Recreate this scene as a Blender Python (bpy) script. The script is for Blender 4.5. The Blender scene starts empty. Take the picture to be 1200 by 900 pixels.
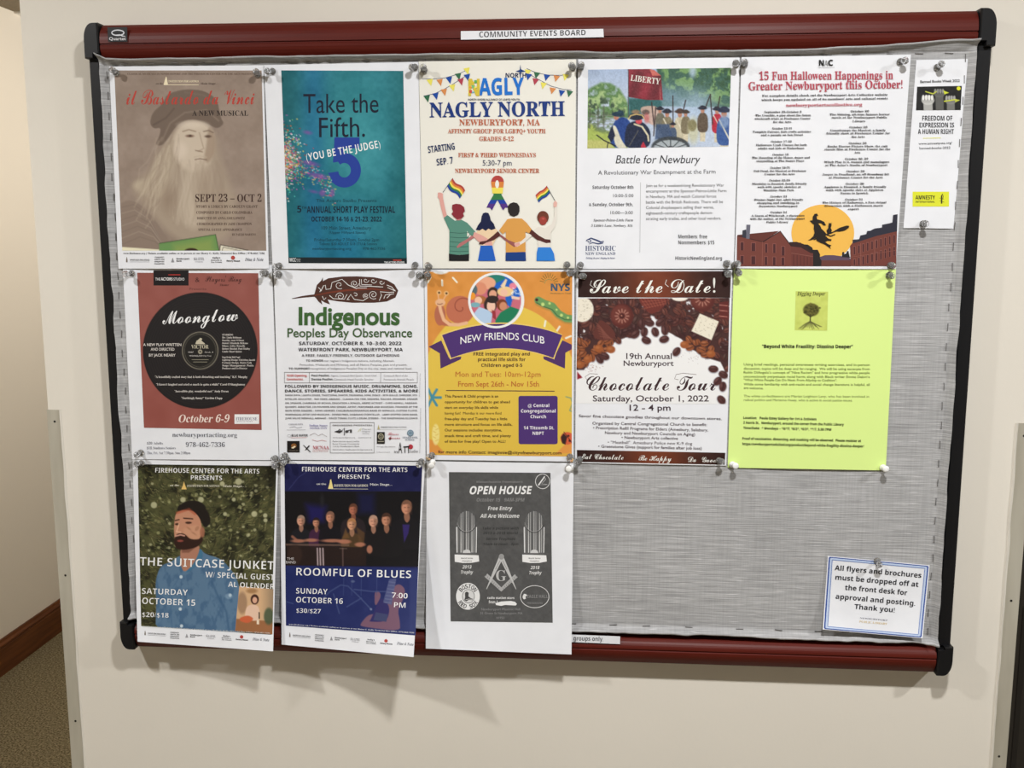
import bpy, math, random
import numpy as np
from mathutils.geometry import tessellate_polygon
from mathutils import Vector, Euler, Matrix

# ------------------------------------------------------------------ camera, world, lights, exposure
SC = bpy.context.scene
COL = SC.collection
PI = math.pi
OZ = 1.81                                   # height of the board's reference line above the carpet
F_PX = 1165.9
PITCH, YAW = -0.1491, 0.0764
CAM = np.array([0.6708, -1.3971, -0.2327 + OZ])
cd = bpy.data.cameras.new('camera')
cd.sensor_width = 36.0; cd.lens = F_PX * 36.0 / 1200.0; cd.clip_start = 0.02
cam = bpy.data.objects.new('camera', cd); COL.objects.link(cam)
cam.location = CAM; cam.rotation_euler = (PI / 2 + PITCH, 0, YAW)
SC.camera = cam
WD = bpy.data.worlds.new('world'); WD.use_nodes = True; SC.world = WD
WD.node_tree.nodes['Background'].inputs[0].default_value = (1.0, 0.97, 0.93, 1)
WD.node_tree.nodes['Background'].inputs[1].default_value = 0.02
SC.view_settings.view_transform = 'Standard'; SC.view_settings.look = 'None'
SC.view_settings.gamma = 1.0; SC.view_settings.use_curve_mapping = False
SC.view_settings.exposure = -0.45
SC.cycles.max_bounces = 8; SC.cycles.diffuse_bounces = 5; SC.cycles.transmission_bounces = 8; SC.cycles.glossy_bounces = 4
SC.cycles.caustics_refractive = False; SC.cycles.caustics_reflective = False
CEIL = OZ + 0.575
# recessed downlights: (x, y, power); the rear pair is unseen, added to light the room
LAMPS = [(-0.57, -1.05, 25), (0.93, -1.05, 33), (2.43, -1.05, 36), (0.18, -3.6, 14), (1.68, -3.6, 16)]
HALL = (-0.10, 2.2, CEIL - 0.16, 78)         # unseen lamp added to brighten the hallway wall: x, y, z, power
LCOL = (1.0, 0.992, 0.98)

# ------------------------------------------------------------------ helpers
RNG = random.Random(7)
_cy, _sy, _cp, _sp = math.cos(YAW), math.sin(YAW), math.cos(PITCH), math.sin(PITCH)
ROT = np.array([[_cy, -_sy, 0], [_sy, _cy, 0], [0, 0, 1]]) @ np.array([[1, 0, 0], [0, _cp, -_sp], [0, _sp, _cp]])

def on_board(px, py, y=0.0):
    """measured point of the sheet layout -> metres, on the vertical plane at depth y"""
    px = np.asarray(px, float); py = np.asarray(py, float); y = np.broadcast_to(np.asarray(y, float), px.shape)
    d = np.stack([(px - 600) / F_PX, np.ones_like(px), -(py - 450) / F_PX], -1) @ ROT.T
    t = (y - CAM[1]) / d[..., 1]
    return CAM + d * t[..., None]

def lin(c):
    c = np.asarray(c, float) / 255.0
    return np.where(c <= 0.04045, c / 12.92, ((c + 0.055) / 1.055) ** 2.4)

def material(name, color=(128, 128, 128), rough=0.5, spec=0.5, metal=0.0, attr=False, trans=0.0, ior=1.45, emit=None, estr=0):
    m = bpy.data.materials.new(name); m.use_nodes = True
    nt = m.node_tree; b = nt.nodes['Principled BSDF']
    b.inputs['Base Color'].default_value = (*lin(color), 1)
    b.inputs['Roughness'].default_value = rough
    b.inputs['Specular IOR Level'].default_value = spec
    b.inputs['Metallic'].default_value = metal
    b.inputs['Transmission Weight'].default_value = trans
    b.inputs['IOR'].default_value = ior
    if emit is not None:
        b.inputs['Emission Color'].default_value = (*emit, 1); b.inputs['Emission Strength'].default_value = estr
    if attr:
        a = nt.nodes.new('ShaderNodeAttribute'); a.attribute_name = 'ink'
        nt.links.new(a.outputs['Color'], b.inputs['Base Color'])
    return m

def node(m, kind, **kw):
    n = m.node_tree.nodes.new(kind)
    for k, v in kw.items(): setattr(n, k, v)
    return n

def noise_color(m, c1, c2, scale=(1, 1, 1), ns=10, detail=4, bump=0.0, lo=0.35, hi=0.65, bdist=0.001):
    nt = m.node_tree; b = nt.nodes['Principled BSDF']
    tc = node(m, 'ShaderNodeTexCoord'); mp = node(m, 'ShaderNodeMapping'); mp.inputs['Scale'].default_value = scale
    nz = node(m, 'ShaderNodeTexNoise'); nz.inputs['Scale'].default_value = ns; nz.inputs['Detail'].default_value = detail
    cr = node(m, 'ShaderNodeValToRGB')
    cr.color_ramp.elements[0].position = lo; cr.color_ramp.elements[1].position = hi
    cr.color_ramp.elements[0].color = (*lin(c1), 1); cr.color_ramp.elements[1].color = (*lin(c2), 1)
    L = nt.links.new
    L(tc.outputs['Object'], mp.inputs[0]); L(mp.outputs[0], nz.inputs['Vector']); L(nz.outputs[0], cr.inputs[0])
    L(cr.outputs[0], b.inputs['Base Color'])
    if bump:
        bp = node(m, 'ShaderNodeBump'); bp.inputs['Strength'].default_value = bump; bp.inputs['Distance'].default_value = bdist
        L(nz.outputs[0], bp.inputs['Height']); L(bp.outputs[0], b.inputs['Normal'])
    return nz, cr

def tag(o, label=None, cat=None, group=None, kind=None):
    if label: o['label'] = label
    if cat: o['category'] = cat
    if group: o['group'] = group
    if kind: o['kind'] = kind
    return o

def link(o, parent=None):
    COL.objects.link(o)
    if parent is not None: o.parent = parent
    return o

def mesh_obj(name, verts, faces, mat, parent=None, loc=None, smooth=False, ink=None):
    me = bpy.data.meshes.new(name)
    me.from_pydata([tuple(v) for v in verts], [], [tuple(f) for f in faces])
    if ink is not None:
        a = me.color_attributes.new('ink', 'FLOAT_COLOR', 'POINT')
        a.data.foreach_set('color', np.concatenate([ink, np.ones((len(ink), 1))], 1).astype(np.float32).ravel())
    if mat is not None:
        for m in (mat if isinstance(mat, (list, tuple)) else [mat]): me.materials.append(m)
    if smooth: me.polygons.foreach_set('use_smooth', [True] * len(me.polygons))
    me.update()
    o = bpy.data.objects.new(name, me)
    if loc is not None: o.location = loc
    return link(o, parent)

class MB:
    """collects boxes, prisms and lathes into one mesh"""
    def __init__(s): s.v = []; s.f = []; s.mi = []
    def add(s, v, f, mi=0):
        n = len(s.v); s.v += [tuple(p) for p in v]; s.f += [tuple(i + n for i in q) for q in f]; s.mi += [mi] * len(f); return s
    def box(s, a, b, mi=0, bev=0.0):
        (x0, y0, z0), (x1, y1, z1) = a, b
        if bev <= 0:
            v = [(x, y, z) for x in (x0, x1) for y in (y0, y1) for z in (z0, z1)]
            return s.add(v, [(0, 1, 3, 2), (4, 6, 7, 5), (0, 4, 5, 1), (2, 3, 7, 6), (0, 2, 6, 4), (1, 5, 7, 3)], mi)
        c = bev
        ring = [(x0 + c, z0), (x1 - c, z0), (x1, z0 + c), (x1, z1 - c), (x1 - c, z1), (x0 + c, z1), (x0, z1 - c), (x0, z0 + c)]
        inn = [(x0 + c, z0 + c), (x1 - c, z0 + c), (x1 - c, z0 + c), (x1 - c, z1 - c), (x1 - c, z1 - c), (x0 + c, z1 - c), (x0 + c, z1 - c), (x0 + c, z0 + c)]
        v = [(x, y1, z) for x, z in ring] + [(x, y0 + c, z) for x, z in ring] + [(x, y0, z) for x, z in inn]
        f = [tuple(range(8))[::-1]]
        for k in range(8):
            j = (k + 1) % 8
            f += [(k, j, 8 + j, 8 + k), (8 + k, 8 + j, 16 + j, 16 + k)]
        f.append(tuple(range(16, 24)))
        return s.add(v, f, mi)
    def lathe(s, prof, n=16, axis='y', c=(0, 0, 0), mi=0):
        v = []
        for r, h in prof:
            for k in range(n):
                a = 2 * PI * k / n; p, q = r * math.cos(a), r * math.sin(a)
                v.append((c[0] + p, c[1] + h, c[2] + q) if axis == 'y' else (c[0] + p, c[1] + q, c[2] + h))
        f = []
        for i in range(len(prof) - 1):
            for k in range(n):
                j = (k + 1) % n; f.append((i * n + k, i * n + j, (i + 1) * n + j, (i + 1) * n + k))
        f.append(tuple(range(n))[::-1]); f.append(tuple(range((len(prof) - 1) * n, len(prof) * n)))
        return s.add(v, f, mi)
    def prism(s, pts, a, b, plane='xz', mi=0):
        """extrude a 2-D outline; plane xz is extruded along y, yz along x"""
        n = len(pts)
        if plane == 'xz': v = [(p[0], a, p[1]) for p in pts] + [(p[0], b, p[1]) for p in pts]
        elif plane == 'yz': v = [(a, p[0], p[1]) for p in pts] + [(b, p[0], p[1]) for p in pts]
        else: v = [(p[0], p[1], a) for p in pts] + [(p[0], p[1], b) for p in pts]
        f = [(k, (k + 1) % n, n + (k + 1) % n, n + k) for k in range(n)] + [tuple(range(n))[::-1], tuple(range(n, 2 * n))]
        return s.add(v, f, mi)
    def build(s, name, mat, parent=None, loc=None, smooth=False):
        o = mesh_obj(name, s.v, s.f, mat, parent, loc, smooth)
        if any(s.mi): o.data.polygons.foreach_set('material_index', s.mi)
        import bmesh
        bm = bmesh.new(); bm.from_mesh(o.data); bmesh.ops.recalc_face_normals(bm, faces=bm.faces); bm.to_mesh(o.data); bm.free()
        return o

def vnoise(x, y, seed=0):
    x = np.asarray(x, float); y = np.asarray(y, float)
    t = np.random.RandomState(seed).rand(64, 64)
    xi = np.floor(x).astype(int); yi = np.floor(y).astype(int); fx = x - xi; fy = y - yi
    fx = fx * fx * (3 - 2 * fx); fy = fy * fy * (3 - 2 * fy)
    g = lambda a, b: t[a % 64, b % 64]
    return (g(xi, yi) * (1 - fx) + g(xi + 1, yi) * fx) * (1 - fy) + (g(xi, yi + 1) * (1 - fx) + g(xi + 1, yi + 1) * fx) * fy

def fbm(x, y, seed=0, o=3):
    r = 0; a = .5; n = 0
    for k in range(o): r = r + a * vnoise(x * 2 ** k, y * 2 ** k, seed + k); n += a; a *= .5
    return r / n

# ------------------------------------------------------------------ materials
M = {}
M['ink'] = material('printing_ink', rough=0.55, spec=0.3, attr=True)
M['paper'] = material('copy_paper', (234, 236, 241), 0.6, 0.3)
noise_color(M['paper'], (232, 234, 239), (236, 238, 243), ns=30)
M['paper_cream'] = material('creamy_paper', (236, 234, 224), 0.55, 0.3)
M['paper_green'] = material('lime_paper', (222, 246, 150), 0.6, 0.3)
M['black_plastic'] = material('black_plastic', (20, 20, 22), 0.45, 0.35)
M['wood'] = material('mahogany_laminate', (100, 32, 24), 0.46, 0.35)
noise_color(M['wood'], (86, 25, 17), (92, 28, 19), scale=(3, 40, 60), ns=4, detail=5)
M['wall'] = material('cream_wall_paint', (226, 218, 204), 0.7, 0.25)
noise_color(M['wall'], (227, 221, 209), (230, 224, 212), ns=3, bump=0.0)
_b = node(M['wall'], 'ShaderNodeBump'); _n = node(M['wall'], 'ShaderNodeTexNoise'); _n.inputs['Scale'].default_value = 260
_b.inputs['Strength'].default_value = 0.12; _b.inputs['Distance'].default_value = 0.001
M['wall'].node_tree.links.new(_n.outputs[0], _b.inputs['Height']); M['wall'].node_tree.links.new(_b.outputs[0], M['wall'].node_tree.nodes['Principled BSDF'].inputs['Normal'])
M['hall'] = material('cream_hall_paint', (232, 222, 205), 0.7, 0.25)
M['carpet'] = material('carpet_pile', (112, 100, 76), 0.95, 0.1)
noise_color(M['carpet'], (84, 74, 54), (150, 137, 106), ns=170, detail=3, bump=0.8, lo=0.38, hi=0.64, bdist=0.004)
M['ceiling'] = material('ceiling_tile', (190, 178, 160), 0.9, 0.1)
noise_color(M['ceiling'], (136, 124, 105), (146, 134, 114), ns=90)
M['metal'] = material('brushed_steel', (176, 172, 158), 0.5, 0.5, 0.15)
noise_color(M['metal'], (172, 166, 150), (194, 189, 174), scale=(2, 2, .3), ns=12)
M['dark_metal'] = material('dark_steel', (52, 50, 48), 0.4, 0.5, 0.6)
M['staple'] = material('staple_wire', (112, 110, 108), 0.45, 0.5, 0.4)
M['clear'] = material('clear_plastic', (255, 255, 255), 0.1, 0.5, 0, False, 0.86, 1.28)
M['lit_pin_plastic'] = material('clear_plastic_lit', (240, 240, 238), 0.2, 0.5)  # clear pins that catch the light: the brightness is put into a white colour
M['pin_steel'] = material('pin_steel', (190, 190, 190), 0.25, 0.5, 1.0)
M['trim_wood'] = material('brown_trim', (96, 54, 26), 0.45, 0.4)
noise_color(M['trim_wood'], (84, 45, 21), (108, 62, 31), scale=(20, 1, 20), ns=5)
M['dark_brown'] = material('plain_dark_brown', (46, 42, 37), 0.5, 0.4)
M['white_trim'] = material('white_trim', (236, 232, 224), 0.5, 0.4)
M['lamp'] = material('lamp_lens', (255, 250, 240), 0.4, 0.5, emit=(1, .96, .9), estr=8)
M['fabric'] = material('grey_linen', (170, 169, 168), 0.9, 0.15)
def fabric_nodes():
    m = M['fabric']; nt = m.node_tree; L = nt.links.new; b = nt.nodes['Principled BSDF']
    tc = node(m, 'ShaderNodeTexCoord')
    def nz(scale, s, d, x):
        mp = node(m, 'ShaderNodeMapping'); mp.inputs['Scale'].default_value = scale; mp.inputs['Location'].default_value = (x, x, x)
        n = node(m, 'ShaderNodeTexNoise'); n.inputs['Scale'].default_value = s; n.inputs['Detail'].default_value = d
        L(tc.outputs['Object'], mp.inputs[0]); L(mp.outputs[0], n.inputs['Vector']); return n
    def ramp(n, stops):
        r = node(m, 'ShaderNodeValToRGB'); e = r.color_ramp.elements
        e[0].position = stops[0][0]; e[0].color = (*lin([stops[0][1]] * 3), 1); e[1].position = stops[-1][0]; e[1].color = (*lin([stops[-1][1]] * 3), 1)
        for p, c in stops[1:-1]:
            q = e.new(p); q.color = (*lin([c] * 3), 1)
        L(n.outputs[0], r.inputs[0]); return r
    weft = nz((16, 1, 620), 1, 3, 0); slub = nz((34, 1, 560), 1, 1, 5); warp = nz((420, 1, 14), 1, 2, 9); blot = nz((5, 1, 9), 1, 3, 3)
    r1 = ramp(weft, [(0.3, 156), (0.55, 182), (0.75, 204)]); r2 = ramp(slub, [(0.62, 0), (0.72, 170)])
    r3 = ramp(warp, [(0.3, 243), (0.6, 255)]); r4 = ramp(blot, [(0.3, 236), (0.7, 255)])
    def mix(t, a, c, f=1.0):
        x = node(m, 'ShaderNodeMix', data_type='RGBA', blend_type=t); x.inputs[0].default_value = f
        L(a, x.inputs[6]); L(c, x.inputs[7]); return x.outputs[2]
    c = mix('MULTIPLY', r1.outputs[0], r3.outputs[0]); c = mix('MULTIPLY', c, r4.outputs[0]); c = mix('SCREEN', c, r2.outputs[0], 0.6)
    t = node(m, 'ShaderNodeMix', data_type='RGBA', blend_type='MULTIPLY'); t.inputs[0].default_value = 1; t.inputs[7].default_value = (1.04, 1.04, 1.05, 1)
    L(c, t.inputs[6]); L(t.outputs[2], b.inputs['Base Color'])
    bp = node(m, 'ShaderNodeBump'); bp.inputs['Strength'].default_value = 0.5; bp.inputs['Distance'].default_value = 0.0012
    L(weft.outputs[0], bp.inputs['Height']); L(bp.outputs[0], b.inputs['Normal'])
fabric_nodes()

# ------------------------------------------------------------------ the setting
def struct(name, mb, mat, label=None, **k):
    return tag(mb.build(name, mat, **k), kind='structure', label=label)
WY = 0.025                                   # front face of the pier that carries the board
XL, XR = -0.1405, 1.2925
struct('floor', MB().box((-1.5, -6.5, -0.05), (5.0, 6.0, 0)), M['carpet'], 'speckled brown carpet floor')
struct('ceiling', MB().box((-1.5, -6.5, CEIL), (5.0, 6.0, CEIL + 0.05)), M['ceiling'], 'dull beige ceiling')
struct('wall_front', MB().box((XL, WY, 0), (XR, 0.62, CEIL)), M['wall'], 'cream painted wall that carries the notice board')
struct('wall_left', MB().box((-1.5, -6.5, 0), (-1.44, 6.0, CEIL)), M['hall'], 'cream hallway wall behind the left corner')
struct('wall_right', MB().box((5.0, -6.5, 0), (5.06, 6.0, CEIL)), M['hall'], 'cream wall far right')
struct('wall_back', MB().box((-1.5, -6.56, 0), (5.06, -6.5, CEIL)), M['hall'], 'cream wall behind the photographer')
struct('wall_far', MB().box((-1.5, 6.0, 0), (5.06, 6.06, CEIL)), M['hall'], 'cream wall at the end of the hallway')
# baseboard of the hallway with a rounded cap moulding
bp = [(0, 0), (0.016, 0), (0.016, 0.098), (0.013, 0.102), (0.018, 0.106), (0.018, 0.112), (0.010, 0.118), (0.007, 0.127), (0, 0.127)]
v = [(-1.44 + p, -6.5, q) for p, q in bp] + [(-1.44 + p, 6.0, q) for p, q in bp]; n = len(bp)
bb = MB().add(v, [(k, (k + 1) % n, n + (k + 1) % n, n + k) for k in range(n)] + [tuple(range(n)), tuple(range(n, 2 * n))])
struct('baseboard_left', bb, M['trim_wood'], 'brown wooden baseboard with a moulded top edge')
bb = MB().box((XR + 0.02, 0.30, 0), (5.0, 0.42, 2.1))
d1 = struct('dark_slab', bb, M['dark_brown'], 'dark panelled slab beyond the right corner')  # plain dark slab with raised panels, right of the pier
for k, (z0, z1) in enumerate([(0.2, 0.95), (1.1, 1.95)]):
    MB().box((XR + 0.13, 0.292, z0), (2.2, 0.30, z1), bev=0.006).build('panel', M['dark_brown'], d1)
MB().box((XR + 0.02, 0.30, 2.1), (5.0, 0.42, CEIL)).build('wall_header', M['wall'], d1)

# ceiling grille at the end of the hallway
gx0, gx1, gy0, gy1 = -1.42, -0.95, 2.28, 2.60
g = link(bpy.data.objects.new('ceiling_vent', None)); g.location = ((gx0 + gx1) / 2, (gy0 + gy1) / 2, CEIL)
tag(g, 'dark slotted air vent with a thin white frame in the hallway ceiling', 'vent')
off = np.array(g.location)
def rel(a): return tuple(np.array(a) - off)
fr = MB()
for a, b in [((gx0, gy0 - .02, CEIL - .006), (gx1, gy0, CEIL)), ((gx0, gy1, CEIL - .006), (gx1, gy1 + .02, CEIL)), ((gx0 - .02, gy0 - .02, CEIL - .006), (gx0, gy1 + .02, CEIL)), ((gx1, gy0 - .02, CEIL - .006), (gx1 + .02, gy1 + .02, CEIL))]:
    fr.box(rel(a), rel(b))
fr.build('frame', M['white_trim'], g)
MB().box(rel((gx0, gy0, CEIL - .001)), rel((gx1, gy1, CEIL))).build('duct_opening', M['dark_brown'], g)
for k in range(8):
    y = gy0 + .02 + k * .038
    MB().box(rel((gx0, y, CEIL - .012)), rel((gx1, y + .008, CEIL - .001))).build('slat', M['dark_metal'], g)

# stainless corner guards on both corners of the pier
GT = OZ - 0.494
def guard(x_edge, sgn, label):
    o = link(bpy.data.objects.new('corner_guard', None)); o.location = (x_edge, WY, 0.1)
    tag(o, label, 'corner guard', 'steel corner guards on the board wall')
    h = GT - 0.1
    w = 0.0195 * sgn; t = 0.0014
    xa, xb = sorted((-t * sgn, w))
    MB().box((xa, -t, 0), (xb, 0, h)).build('front_flange', M['metal'], o)
    xa, xb = sorted((-t * sgn, 0))
    MB().box((xa, 0, 0), (xb, 0.0195, h)).build('side_flange', M['metal'], o)
    for z in (h - 0.018, h - 0.26, h - 0.5, h - 0.75, h - 1.0):
        MB().lathe([(0.0016, -t - 0.0004), (0.0018, -t)], 10, 'y', (w * 0.5, 0, z)).build('nail_head', M['dark_metal'], o)
guard(XL, 1, 'dull steel corner guard on the left edge of the wall, beside the hallway')
guard(XR, -1, 'dull steel corner guard on the right edge of the wall, beside the dark slab')
# bead of old caulk down the inner side of each guard
for x, lab in ((XL + 0.0195, 'wavy cream caulk bead beside the left corner guard'), (XR - 0.0195, 'wavy cream caulk bead beside the right corner guard')):
    vv = []; ff = []; N = 90
    for i in range(N + 1):
        z = 0.1 + (GT - 0.1) * i / N; w = 0.0012 + 0.0016 * float(fbm(i * .5, x * 9, 4)); xo = 0.0012 * float(vnoise(i * .3, 3, 5)) - .0006
        vv += [(x + xo - w, WY, z), (x + xo, WY - 0.0026 - w * .5, z), (x + xo + w, WY, z)]
        if i: a = 3 * i; ff += [(a - 3, a - 2, a + 1, a), (a - 2, a - 1, a + 2, a + 1)]
    tag(mesh_obj('trim_1' if x < 0 else 'trim_2', vv, ff, M['wall'], smooth=True), lab, kind='structure')

# downlights
for k, (x, y, p) in enumerate(LAMPS):
    o = link(bpy.data.objects.new('ceiling_downlight', None)); o.location = (x, y, CEIL)
    pl = ['over the left part of the board', 'over the middle of the board', 'right of the board', 'unseen, added to light the room behind the photographer on the left', 'unseen, added to light the room behind the photographer on the right'][k]
    tag(o, 'round white recessed downlight in the ceiling, ' + pl, 'ceiling light', 'recessed ceiling downlights')
    MB().lathe([(0.062, -0.0005), (0.066, -0.008), (0.084, -0.006), (0.088, -0.0005)], 32, 'z').build('trim_ring', M['white_trim'], o)
    MB().lathe([(0.060, -0.0044), (0.060, -0.004)], 32, 'z').build('lens', M['lamp'], o)
    ld = bpy.data.lights.new('downlight', 'AREA'); ld.shape = 'DISK'; ld.size = 0.11; ld.energy = p; ld.color = LCOL
    lo = bpy.data.objects.new('downlight', ld); link(lo); lo.location = (x, y, CEIL - 0.012)

# unseen globe on a short stem, added to brighten the hallway wall
o = link(bpy.data.objects.new('hall_fill_globe', None)); o.location = (HALL[0], HALL[1], CEIL)
tag(o, 'unseen white globe on a short stem, added to brighten the hallway wall', 'ceiling light')
MB().lathe([(.010, -.09), (.012, -.012), (.05, -.008), (.055, -.0005)], 24, 'z').build('stem', M['white_trim'], o, smooth=True)
gp = [(.085 * math.sin(PI * k / 12) + .0005, HALL[2] - CEIL - .085 * math.cos(PI * k / 12)) for k in range(13)]
MB().lathe(gp, 28, 'z').build('globe', M['lamp'], o, smooth=True)
ld = bpy.data.lights.new('hall_fill_light', 'POINT'); ld.shadow_soft_size = .09; ld.energy = HALL[3]; ld.color = (1.0, .96, .90)
lo = bpy.data.objects.new('hall_fill_light', ld); link(lo); lo.location = (HALL[0], HALL[1], HALL[2] - .19)

# ------------------------------------------------------------------ the notice board
X0, X1, Z1, Z0 = -0.0293, 1.1924, OZ + 0.0556, OZ - 0.8541
board = link(bpy.data.objects.new('notice_board', None)); board.location = ((X0 + X1) / 2, WY, Z0)
tag(board, 'wide notice board with mahogany rails, black corners and grey linen cover', 'notice board')
BO = np.array(board.location)
def B(mb, name, mat, smooth=False, label=None):
    mb.v = [tuple(np.array(p) - BO) for p in mb.v]
    return tag(mb.build(name, mat, board, smooth=smooth), label)
B(MB().box((X0 + .01, 0.006, Z0 + .01), (X1 - .01, WY - .001, Z1 - .01)), 'backing', M['black_plastic'])
def rail(zb, zt, groove):
    yb = WY - .002; pts = [(yb, zb), (-.003, zb)]
    for k in range(6):
        a = k / 5; pts.append((-.003 - .0095 * math.sin(a * PI / 2), zb + (groove - .0014 - zb) * a * .97))
    pts += [(-.0105, groove - .0006), (-.0105, groove + .0006), (-.0127, groove + .0014)]
    for k in range(7):
        a = k / 6; pts.append((-.0127 + .0115 * a ** 2.6, groove + .002 + (zt - groove - .002) * a))
    pts.append((yb, zt))
    return MB().prism(pts, X0 + .0215, X1 - .0215, 'yz')
B(rail(OZ + .0060, OZ + .0552, OZ + .0275), 'top_rail', M['wood'], label='mahogany red top rail with a thin groove')
B(rail(OZ - .8539, OZ - .8145, OZ - .8310), 'bottom_rail', M['wood'], label='mahogany red bottom rail with a thin groove')
for a, b in ((X0 + .0005, X0 + .0152), (X1 - .0185, X1 - .0005)):
    B(MB().box((a, -.0042, Z0 + .04), (b, WY - .002, Z1 - .04), bev=.0012), 'side_strip', M['black_plastic'])
def cap(left, top):
    r = .022; w = .0212; h = .0475 if top else .043; q = .0415 if top else .0392
    pts = []
    for k in range(9):
        a = PI / 2 * k / 8; pts.append((r * .62 * (1 - math.sin(a)), r * (1 - math.cos(a))))
    pts = [(x, z) for x, z in pts]            # from (r*.62,0) round to (0,r)
    out = pts + [(0, h), (.0125, h), (.0125, q), (w, q), (w, 0)]
    e = .0012; full = [(x - e, z - e) for x, z in out]
    def T(p, ins=0):
        x, z = p; x = X0 + x if left else X1 - x; z = Z1 - z if top else Z0 + z
        return x, z
    cx = sum(p[0] for p in full) / len(full); cz = sum(p[1] for p in full) / len(full)
    inner = [(cx + (x - cx) * .88, cz + (z - cz) * .96) for x, z in full]
    n = len(full)
    v = [(*T(p)[:1], WY - .002, T(p)[1]) for p in full] + [(T(p)[0], -.0118, T(p)[1]) for p in full] + [(T(p)[0], -.0140, T(p)[1]) for p in inner]
    f = []
    for k in range(n):
        j = (k + 1) % n; f += [(k, j, n + j, n + k), (n + k, n + j, 2 * n + j, 2 * n + k)]
    f += [tuple(range(n)), tuple(range(2 * n, 3 * n))]
    B(MB().add(v, f), 'corner_cap', M['black_plastic'])
for l in (True, False):
    for t in (True, False): cap(l, t)

# linen cover, pulled over the panel and stapled along its hems
FX0, FX1, FZ1, FZ0 = -.0140, 1.1715, OZ + .0088, OZ - .8080
NX, NZ = 420, 150
def fz_top(x): return FZ1 + .0022 * (fbm(x * 14, 1.5, 3) - .5) * 2 + np.where(x < .0, .0078 * np.clip(-x / .016, 0, 1), 0) + .0082 * np.clip((x - .98) / .17, 0, 1)
def fz_bot(x): return FZ0 + .004 * (fbm(x * 22, 7.5, 8) - .5) * 2 - .0020 * np.clip((x - .9) / .27, -.2, 1)
gu = np.linspace(0, 1, NX + 1); gv = np.concatenate([np.linspace(0, .04, 26)[:-1], np.linspace(.04, .96, NZ - 49), np.linspace(.96, 1, 25)[1:]])
U, V = np.meshgrid(gu, gv)
xl = FX0 + .003 * (fbm(V * 26, 2.2, 11) - .5) * 2; xr = FX1 + .002 * (fbm(V * 20, 3.2, 12) - .5) * 2 - .001 * V
X = xl + (xr - xl) * U; Zt = fz_top(X); Zb = fz_bot(X); Z = Zt + (Zb - Zt) * V
dt = Zt - Z; db = Z - Zb; dl = X - xl; dr = xr - X
Y = -.0012 - .0008 * fbm(X * 9, Z * 9, 21)
rip = fbm(X * 34, Z * 3, 31)
Y -= np.exp(-((dt - .001) / .0026) ** 2) * (.0076 + .0010 * rip) + np.exp(-((dt - .0052) / .0018) ** 2) * .0020 * np.clip(rip * 2.2 - .5, 0, 1)
Y -= .006 * np.exp(-(dt / .006) ** 2)
tuck = np.exp(-((fbm(X * 23, .3, 44) - .62) / .03) ** 2)
Y += tuck * np.exp(-((dt - .007) / .006) ** 2) * .003
Y -= np.exp(-((db - .002) / .0045) ** 2) * (.0085 + .002 * fbm(X * 26, 4.4, 51)) - np.exp(-((db - .010) / .003) ** 2) * .001 * rip
ls = fbm(Z * 30, X * 3, 61)
Y -= (.0048 + .0010 * ls) / (1 + np.exp(np.clip((dl - .0045) / .0009, -40, 40))) + np.exp(-(dr / .005) ** 2) * (.0078 + .001 * ls) + .0016 * (1 / (1 + np.exp(np.clip((dr - .016) / .0012, -40, 40)))) * (.6 + .8 * ls)
over = np.clip((Z - OZ - .0060) / .0215, 0, 1)                # the hem lies over the lower lip of the rail
Y = np.where(Z > OZ + .0052, np.minimum(Y, -.0040 - .0097 * np.sin(over * PI / 2)), Y)
n = NX + 1; idx = np.arange(n * len(gv)).reshape(len(gv), n)
faces = np.stack([idx[:-1, :-1], idx[1:, :-1], idx[1:, 1:], idx[:-1, 1:]], -1).reshape(-1, 4)
verts = np.stack([X, Y, Z], -1).reshape(-1, 3) - BO
fabric = tag(mesh_obj('fabric_cover', verts, faces.tolist(), M['fabric'], board, smooth=True), 'grey slubbed linen cover with puckered stapled hems')
def fab_y(x, z):
    j = np.argmin(np.abs(gu - (x - FX0) / (FX1 - FX0))); i = np.argmin(np.abs(Z[:, j] - z)); return Y[i, j]
sm = None
def staple(x, z, ang):
    global sm
    if sm is None:
        L = .0052; r = .00035
        mb = MB().box((-r * 1.3, -.0009, -L), (r * 1.3, -.0003, L)).box((-r, -.0009, -L), (r, .002, -L + .0008)).box((-r, -.0009, L - .0008), (r, .002, L))
        o = mb.build('staple', M['staple'], fabric); sm = o.data
    else: o = link(bpy.data.objects.new('staple', sm), fabric)
    o.location = np.array([x, fab_y(x, z) - .0003, z]) - BO; o.rotation_euler = (0, ang, 0)
for k in range(30): staple(FX1 - .0115 - .001 * k / 30 + RNG.uniform(-.0006, .0006), OZ - .004 - k * .0272, RNG.uniform(-.06, .06))
for k in range(28): staple(FX0 + .0085 + RNG.uniform(-.001, .001), OZ - .012 - k * .028, RNG.uniform(-.08, .08))
for k in range(30): staple(.02 + k * .0385 + RNG.uniform(-.004, .004), OZ + .0025, PI / 2 + RNG.uniform(-.1, .1))
for k in range(9): staple(.66 + k * .056 + RNG.uniform(-.012, .012), OZ - .7975 - .001 * k / 9, PI / 2 + RNG.uniform(-.1, .1))

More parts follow.
